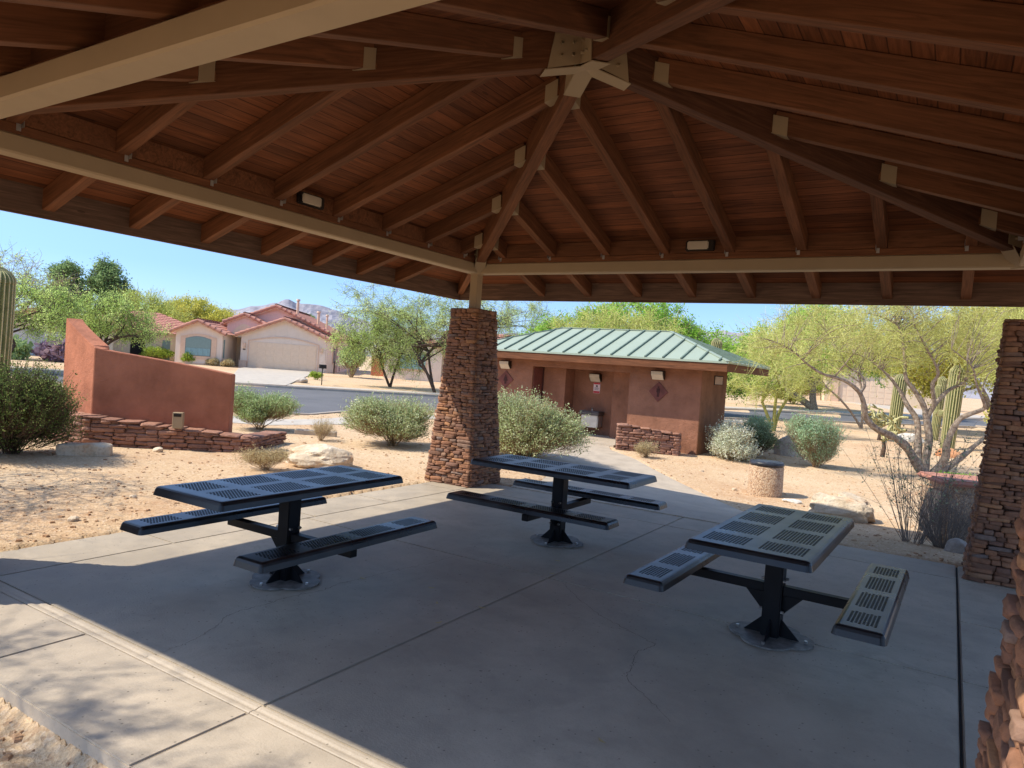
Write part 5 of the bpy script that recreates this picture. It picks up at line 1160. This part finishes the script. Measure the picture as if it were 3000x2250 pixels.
# ------------------------------------------------------------------ far houses
def roofplane(m, c0, c1, c2, c3, pitch=.30, course=.42):
    """tile field between eave corners c0,c1 and ridge corners c2 (above c1), c3 (above c0)"""
    c0, c1, c2, c3 = [np.array(c, float) for c in (c0, c1, c2, c3)]; nrm = np.cross(c1-c0, c3-c0); nrm /= np.linalg.norm(nrm)
    if nrm[2] < 0: nrm = -nrm
    W = np.linalg.norm(c1-c0); Hh = np.linalg.norm((c3+c2)/2-(c0+c1)/2); nu = max(2, int(W/pitch))*4; nv = max(1, int(Hh/course)); V = []; F = []
    vv = []
    for k_ in range(nv): vv += [(k_/nv, .05), ((k_+1)/nv-.001, .005)]
    for t_, lift in vv:
        a = c0+(c3-c0)*t_; b = c1+(c2-c1)*t_
        for i_ in range(nu+1):
            u_ = i_/nu; V.append(a+(b-a)*u_+nrm*(lift+.045*abs(math.sin(math.pi*u_*nu/4))))
    n = nu+1
    for j in range(len(vv)-1):
        for i_ in range(nu): F.append((j*n+i_, j*n+i_+1, (j+1)*n+i_+1, (j+1)*n+i_))
    m.add(V, F)
def raketiles(m, a, b, r=.11, step=.42):
    a = np.array(a, float); b = np.array(b, float); L_ = np.linalg.norm(b-a); n = max(1, int(L_/step)); d = (b-a)/n
    for k_ in range(n): P = a+d*k_; m.tube([P, P+d*1.12], [r*1.45, r*.8], 8)
def gable(parts, x0, x1, xp, ze0, ze1, zp, y0, y1, wallmat, tile, ov=.35, zb=-.6, front=True, name='wall', back=None):
    """front wall x0..x1 at y0 with a gable peak at xp, extruded back to y1; roof over it"""
    e = parts; m = MB(); P = [(x0, y0, zb), (x1, y0, zb), (x1, y0, ze1), (xp, y0, zp), (x0, y0, ze0)]; m.extr(P, (0, y1-y0, 0)); w = m.build(name, wallmat, e)
    m = MB(); k0 = (zp-ze0)/(xp-x0); k1 = (zp-ze1)/(x1-xp)
    L0 = (x0-ov, ze0-ov*k0+.06); R0 = (x1+ov, ze1-ov*k1+.06); zp2 = zp+.06; yb = y1 if back is None else back
    roofplane(m, (L0[0], yb, L0[1]), (L0[0], y0-ov, L0[1]), (xp, y0-ov, zp2), (xp, yb, zp2)); roofplane(m, (R0[0], y0-ov, R0[1]), (R0[0], yb, R0[1]), (xp, yb, zp2), (xp, y0-ov, zp2))
    raketiles(m, (L0[0], y0-ov, L0[1]+.05), (xp, y0-ov, zp2+.05)); raketiles(m, (R0[0], y0-ov, R0[1]+.05), (xp, y0-ov, zp2+.05)); raketiles(m, (xp, y0-ov, zp2+.06), (xp, yb, zp2+.06))
    m.build('roof', tile, e, smooth=False)
    m = MB(); t_ = .14
    m.extr([(L0[0], y0-ov+.06, L0[1]-.02), (xp, y0-ov+.06, zp2-.02), (xp, y0-ov+.06, zp2-t_-.05), (L0[0], y0-ov+.06, L0[1]-t_)], (0, .05, 0))
    m.extr([(R0[0], y0-ov+.06, R0[1]-.02), (xp, y0-ov+.06, zp2-.02), (xp, y0-ov+.06, zp2-t_-.05), (R0[0], y0-ov+.06, R0[1]-t_)], (0, .05, 0))
    m.extr([(L0[0], y0-ov+.12, L0[1]-.10), (xp, y0-ov+.12, zp2-.10), (R0[0], y0-ov+.12, R0[1]-.10), (R0[0], y0-ov+.12, R0[1]-.14), (xp, y0-ov+.12, zp2-.14), (L0[0], y0-ov+.12, L0[1]-.14)], (0, ov-.13, 0))
    m.build('eave', M['trim'], e)
    return w
def arch(x0, x1, z0, z1, rise, y, n=12):
    P = [(x0, y, z0), (x1, y, z0)]
    for k_ in range(n+1): t_ = k_/n; x = x1+(x0-x1)*t_; P.append((x, y, z1+rise*math.sin(math.pi*t_)))
    return P
def garage_door(e, x0, x1, z0, z1, y, mat, rows=8, cols=8):
    g_ = empty('garage_door', (0, 0, 0)); g_.parent = e; m = MB(); m.box(x0, y, z0, x1, y+.05, z1); m.build('door_leaf', mat, g_); m = MB()
    dx = (x1-x0)/cols; dz = (z1-z0)/rows
    for i in range(cols):
        for j in range(rows): m.box(x0+i*dx+.06, y-.015, z0+j*dz+.05, x0+(i+1)*dx-.06, y-.001, z0+(j+1)*dz-.05)
    m.build('door_panels', mat, g_)
# big house: local x along the facade (left to right), y away from the street
hz_ = TZ(-39.6, 26.6)
h1 = empty('big_house', (-39.62, 26.56, hz_), math.atan2(.595, .80), label='pale pink stucco house with stacked red tile gables and wide arched garage', cat='house')
gable(h1, -.66, 5.72, 2.60, 2.52, 2.62, 3.85, 0, 7.0, M['house'], M['tile'])
garage_door(h1, .02, 5.05, -.02, 2.03, -.03, M['garage'], 4, 8)
m = MB()
P1 = arch(-.14, 5.22, 0, 2.12, .42, -.001); P2 = arch(.02, 5.05, 0, 2.04, .36, -.001)
outer = P1[2:]; inner = arch(-.07, 5.15, 0, 2.06, .40, -.001)[2:]
for k_ in range(len(outer)-1): m.extr([outer[k_], outer[k_+1], inner[k_+1], inner[k_]], (0, -.05, 0))
m.box(-.14, -.051, 0, -.075, -.001, 2.10); m.box(5.155, -.051, 0, 5.22, -.001, 2.10)
m.box(-.72, -.12, -.3, -.15, -.002, .5); m.box(-.76, -.15, .5, -.12, -.002, .56); m.build('garage_surround', M['trim'], h1)
m = MB(); m.extr(arch(.02, 5.05, 2.04, 2.05, .34, -.002)[1:], (0, -.02, 0)) if False else None
for x_ in (-.40, 5.42):
    m = MB(); m.box(x_-.09, -.14, 1.52, x_+.09, -.002, 1.9); m.build('wall_lamp', M['trim'], h1)
m = MB(); m.box(-.50, -.03, 1.36, -.30, -.002, 1.44); m.build('house_number', M['ink'], h1)
# left wing with arched window
gable(h1, -5.15, -1.75, -3.5, 2.45, 2.45, 3.22, -.9, 7.0, M['house'], M['tile'])
m = MB(); m.extr(arch(-4.78, -2.18, .42, 2.06, .26, -.902), (0, -.045, 0)); sur = m.build('window_surround', M['trim'], h1)
wn_ = empty('window', (0, 0, 0)); wn_.parent = h1
m = MB(); m.extr(arch(-4.42, -2.55, .66, 1.93, .2, -.949), (0, -.02, 0)); m.build('pane', M['glass'], wn_)
m = MB(); m.extr(arch(-4.38, -2.59, 1.25, 1.93, .18, -.970), (0, -.006, 0)); m.build('shade', M['shade'], wn_)
m = MB()
for k_ in range(20): x_ = -4.37+k_*.089; m.extr([(x_, -.970, .70), (x_+.05, -.970, .70), (x_+.05, -.970, 1.24), (x_, -.970, 1.24)], (0, -.006-.01*(k_ % 2), 0))
m.build('curtain', M['curtain'], wn_)
m = MB(); m.box(-5.2, -1.0, -.3, -1.70, -.905, .12); m.build('plinth', M['trim'], h1)
m = MB(); m.box(-1.745, -.65, .6, -1.735, -.35, 2.0); m.build('side_window', M['shade'], h1)
# entry with arch, deeper
gable(h1, -2.2, .9, -.85, 3.45, 3.3, 4.05, 1.4, 8.0, M['house_pink'], M['tile'], ov=.25, zb=2.45, name='entry_gable')
m = MB(); m.box(-1.749, 2.6, -.3, -.662, 2.8, 2.95); m.build('entry_wall', M['house_tan'], h1)
m = MB(); m.extr(arch(-1.75, -.10, 2.3, 2.75, .62, 1.398), (0, -.012, 0)); m.build('entry_arch', M['house_tan'], h1)
dd_ = empty('entry_door', (0, 0, 0)); dd_.parent = h1
m = MB(); m.box(-1.42, 2.55, 0, -.72, 2.599, 2.1); m.build('door_leaf', M['screen_door'], dd_)
m = MB()
for k_ in range(5): m.box(-1.36+k_*.145, 2.535, .1, -1.345+k_*.145, 2.549, 2.0)
for z_ in (.1, .95, 1.05, 2.0): m.box(-1.38, 2.536, z_, -.76, 2.5485, z_+.03)
m.build('door_grille', M['trim'], dd_)
# main volume
gable(h1, -3.6, 6.1, 1.0, 3.05, 2.75, 5.0, 3.6, 17.0, M['house_pink'], M['tile'], name='main_wall')
m = MB(); m.box(5.722, .05, -.4, 5.80, 16.8, 2.70); m.build('side_wall', M['house'], h1)
for y_ in (3.2, 5.6, 8.0):
    w_ = empty('side_window', (0, 0, 0)); w_.parent = h1; m = MB(); m.box(5.802, y_-.5, .7, 5.86, y_+.5, 2.1); m.build('frame', M['trim'], w_); m = MB(); m.box(5.862, y_-.42, .78, 5.87, y_+.42, 2.02); m.build('pane', M['glass'], w_)
for x_, y_, z0_, z1_, r_ in ((2.0, 6.5, 4.4, 5.85, .11), (3.6, 7.5, 3.7, 5.0, .12), (4.4, 7.2, 3.4, 4.75, .09)):
    m = MB(); m.cyl(x_, y_, z0_, z1_, r_, 12); m.cyl(x_, y_, z1_+.001, z1_+.14, r_*1.7, 12, r_*1.3); m.build('chimney_pipe', M['trim'], h1)
m = MB(); m.tube([(6.6, -.9, 0), (6.6, -.9, .95)], .05, 8); m.tube([(6.6, -.9, .95), (6.95, -.9, .9), (7.0, -.9, .2)], .02, 6); m.build('utility_pipe', M['fixture'], h1)
sheet('driveway', [(-39.55, 26.35), (-35.4, 29.45), (-34.0, 28.0), (-21.6, 14.9), (-23.4, 12.9), (-37.4, 24.0)], .05, .3, M['drive'], 4, kind='structure')
mb = empty('twin_mailboxes', (-22.75, 18.3, TZ(-22.8, 18.3)), rad(-36), label='pair of black mailboxes on one thin post by the driveway', cat='mailbox')
m = MB(); m.box(-.03, -.03, -.1, .03, .03, 1.0); m.box(-.3, -.03, 1.001, .3, .03, 1.05); m.build('post', M['fixture'], mb); mb.scale = (.8, .8, .85)
for s_ in (-1, 1):
    m = MB(); m.extr([(s_*.19-.1, -.22, 1.055), (s_*.19+.1, -.22, 1.055)]+[(s_*.19+.1*math.cos(q), -.22, 1.20+.1*math.sin(q)) for q in np.linspace(0, math.pi, 7)], (0, .44, 0)); m.build('mailbox', M['fixture'], mb)
# far left house
h0 = empty('left_house', (-47.0, 14.1, TZ(-47, 14.1)-.35), math.atan2(.93, -.36)*0+rad(68), label='far left house with pale grey garage door and red tile roof behind the trees', cat='house')
gable(h0, -2.0, 5.4, 1.6, 2.5, 2.5, 3.7, 0, 9.0, M['house_tan'], M['tile_red'])
garage_door(h0, -.6, 4.2, 0, 2.1, -.03, M['garage_grey'], 4, 4)
m = MB(); m.box(5.402, 3.0, -.4, 12.6, 10.0, 2.6); m.build('wing_wall', M['house_tan'], h0)
m = MB(); roofplane(m, (4.9, 2.4, 2.5), (13.2, 2.4, 2.5), (9.4, 7.0, 4.2), (4.9, 7.0, 4.2)); roofplane(m, (13.2, 2.4, 2.5), (13.2, 11.6, 2.5), (9.4, 7.0, 4.2), (9.4, 7.0, 4.2)); m.build('wing_roof', M['tile_red'], h0)
for x_, w__, z0_, z1_, mt in ((7.4, 1.0, 0, 2.1, 'darkgap'), (9.4, .55, .3, 2.0, 'shade'), (11.6, .7, 0, 2.1, 'door')):
    m = MB(); m.box(x_-w__/2, 2.95, z0_, x_+w__/2, 2.998, z1_); m.build('opening', M[mt], h0)
# middle house behind the mesquites
hz_ = TZ(-28, 30.6)
h2 = empty('middle_house', (-29.6, 31.6, hz_), rad(31), label='pale stucco house behind the mesquites, between the big house and the middle column', cat='house')
gable(h2, -.6, 3.7, 1.5, 2.5, 2.5, 3.5, 0, 9.0, M['house'], M['tile_red'])
w_ = empty('window', (0, 0, 0)); w_.parent = h2; m = MB(); m.box(.5, -.06, .75, 2.6, -.002, 2.15); m.build('frame', M['trim'], w_); m = MB(); m.box(.6, -.09, .85, 2.5, -.061, 2.05); m.build('pane', M['curtain'], w_)
m = MB(); m.box(3.702, .8, -.4, 14.0, 9.0, 2.6); m.build('wing_wall', M['house_tan'], h2)
m = MB(); m.box(4.1, .74, 0, 5.5, .798, 2.1); m.build('entry_door', M['door'], h2)
m = MB(); m.box(5.7, .2, -.4, 6.1, .75, 2.45); m.build('porch_pillar', M['house'], h2)
m = MB(); roofplane(m, (3.2, .1, 2.5), (14.6, .1, 2.5), (12.5, 5.0, 4.1), (3.2, 5.0, 4.1)); m.build('wing_roof', M['tile_red'], h2)
yw = empty('yard_wall', (-33.5, 33.5, TZ(-33, 32)), rad(31), label='pink-brown yard wall with dark gate right of the big house', cat='wall')
m = MB(); m.box(0, 0, -.4, 1.5, .2, 1.9); m.box(2.6, 0, -.4, 5.0, .2, 1.7); m.build('wall_panel', M['stucco'], yw); m = MB(); m.box(1.52, .05, 0, 2.58, .1, 1.6); m.build('gate', M['door'], yw)
# right tan house
ang = rad(20)
h3 = empty('right_house', (-2.77, 63.34, .62), ang, label='tan stucco house with red tile roof and garage behind the big palo verde', cat='house')
gable(h3, -1.2, 9.2, 3.6, 2.6, 2.6, 4.3, 0, 9.0, M['house_tan'], M['tile_red'])
garage_door(h3, .05, 5.25, 0, 2.13, -.03, M['garage'], 4, 8)
m = MB(); m.box(-.75, -.25, -.6, -.02, -.002, .6); m.box(-.65, -.2, .601, -.1, -.002, 2.3); m.build('pillar', M['trim'], h3)
m = MB(); m.box(-14.5, 1.5, -.8, -1.202, 10.0, 2.6); m.build('wing_wall', M['house_tan'], h3)
m = MB(); roofplane(m, (-15.2, .9, 2.5), (-1.0, .9, 2.5), (-1.0, 5.8, 4.3), (-12, 5.8, 4.3)); m.build('wing_roof', M['tile_red'], h3)
w_ = empty('window', (0, 0, 0)); w_.parent = h3; m = MB(); m.box(-13.2, 1.44, .9, -12.0, 1.498, 2.2); m.build('frame', M['trim'], w_); m = MB(); m.box(-13.1, 1.41, 1.0, -12.1, 1.438, 2.1); m.build('pane', M['glass'], w_)
sheet('driveway', [(-2.6, 63.2), (1.6, 65.8), (9.5, 53.0), (5.0, 47.8)], .05, .3, M['drive'], 4, kind='structure')
m = MB(); m.tube([(-2.6, -.6, 0), (-2.6, -.6, .9), (-2.2, -.6, 1.3), (-1.7, -.6, 1.2), (-1.6, -.6, 0)], .05, 6); m.build('garden_arch', M['fixture'], h3)

# ------------------------------------------------------------------ mountains
def ridge(name, prof, dist, seed, back=900, mat='mount'):
    """prof: (azimuth degrees from +y clockwise, height) ridge line; slopes fall towards the viewer and away"""
    az = np.array([p[0] for p in prof]); hh = np.array([p[1] for p in prof]); n = 420; A = np.linspace(az[0], az[-1], n); Hh = np.interp(A, az, hh)
    rows = 46; V = []
    for j in range(rows):
        t_ = j/(rows-1); dd = dist-900+t_*(900+back); s_ = 1-abs(dd-dist)/(900 if dd < dist else back); s_ = max(0, s_)
        x = CAMXY[0]+dd*np.sin(np.radians(A)); y = CAMXY[1]+dd*np.cos(np.radians(A))
        rg = np.abs(fbm(x*.006+seed, y*.006, 5)-.47)*2; fine = fbm(x*.03+seed, y*.03, 4)-.47
        z = Hh*(s_**.9)*(1-.45*rg*(1-s_*.9))+fine*22*min(1, s_*3)*np.minimum(1, Hh/60)-3
        if s_ > .97: z = Hh+fine*14-2
        V.append(np.c_[x, y, z])
    V = np.vstack(V); i_ = np.arange(rows-1)[:, None]*n; k_ = np.arange(n-1)[None]; F = np.stack([i_+k_, i_+k_+1, i_+n+k_+1, i_+n+k_], -1).reshape(-1, 4)
    m = MB(); m.add(V, F); return m.build(name, M[mat], smooth=False, kind='structure')
_f = lambda P, d: [(a, h*d) for a, h in P]
ridge('mountains', _f([(-75, .01), (-66, .018), (-60, .026), (-56.5, .034), (-54.65, .0444), (-53.2, .051), (-51.9, .0575), (-50.8, .063), (-50.5, .0642), (-50.1, .0680), (-49.7, .0684), (-49.4, .0670), (-49.15, .0650), (-48.3, .0656), (-47.4, .0642), (-46.2, .060), (-45, .053), (-42, .045), (-36, .042), (-30, .05), (-24, .058), (-20, .072), (-17.7, .0745), (-16.9, .066), (-16.1, .067), (-15.5, .0695), (-14.8, .0660), (-14.1, .0675), (-13.5, .0640), (-13.1, .0595), (-12, .055), (-8, .05), (0, .05), (8, .045), (20, .03), (40, .01)], 3600), 3600, 3)
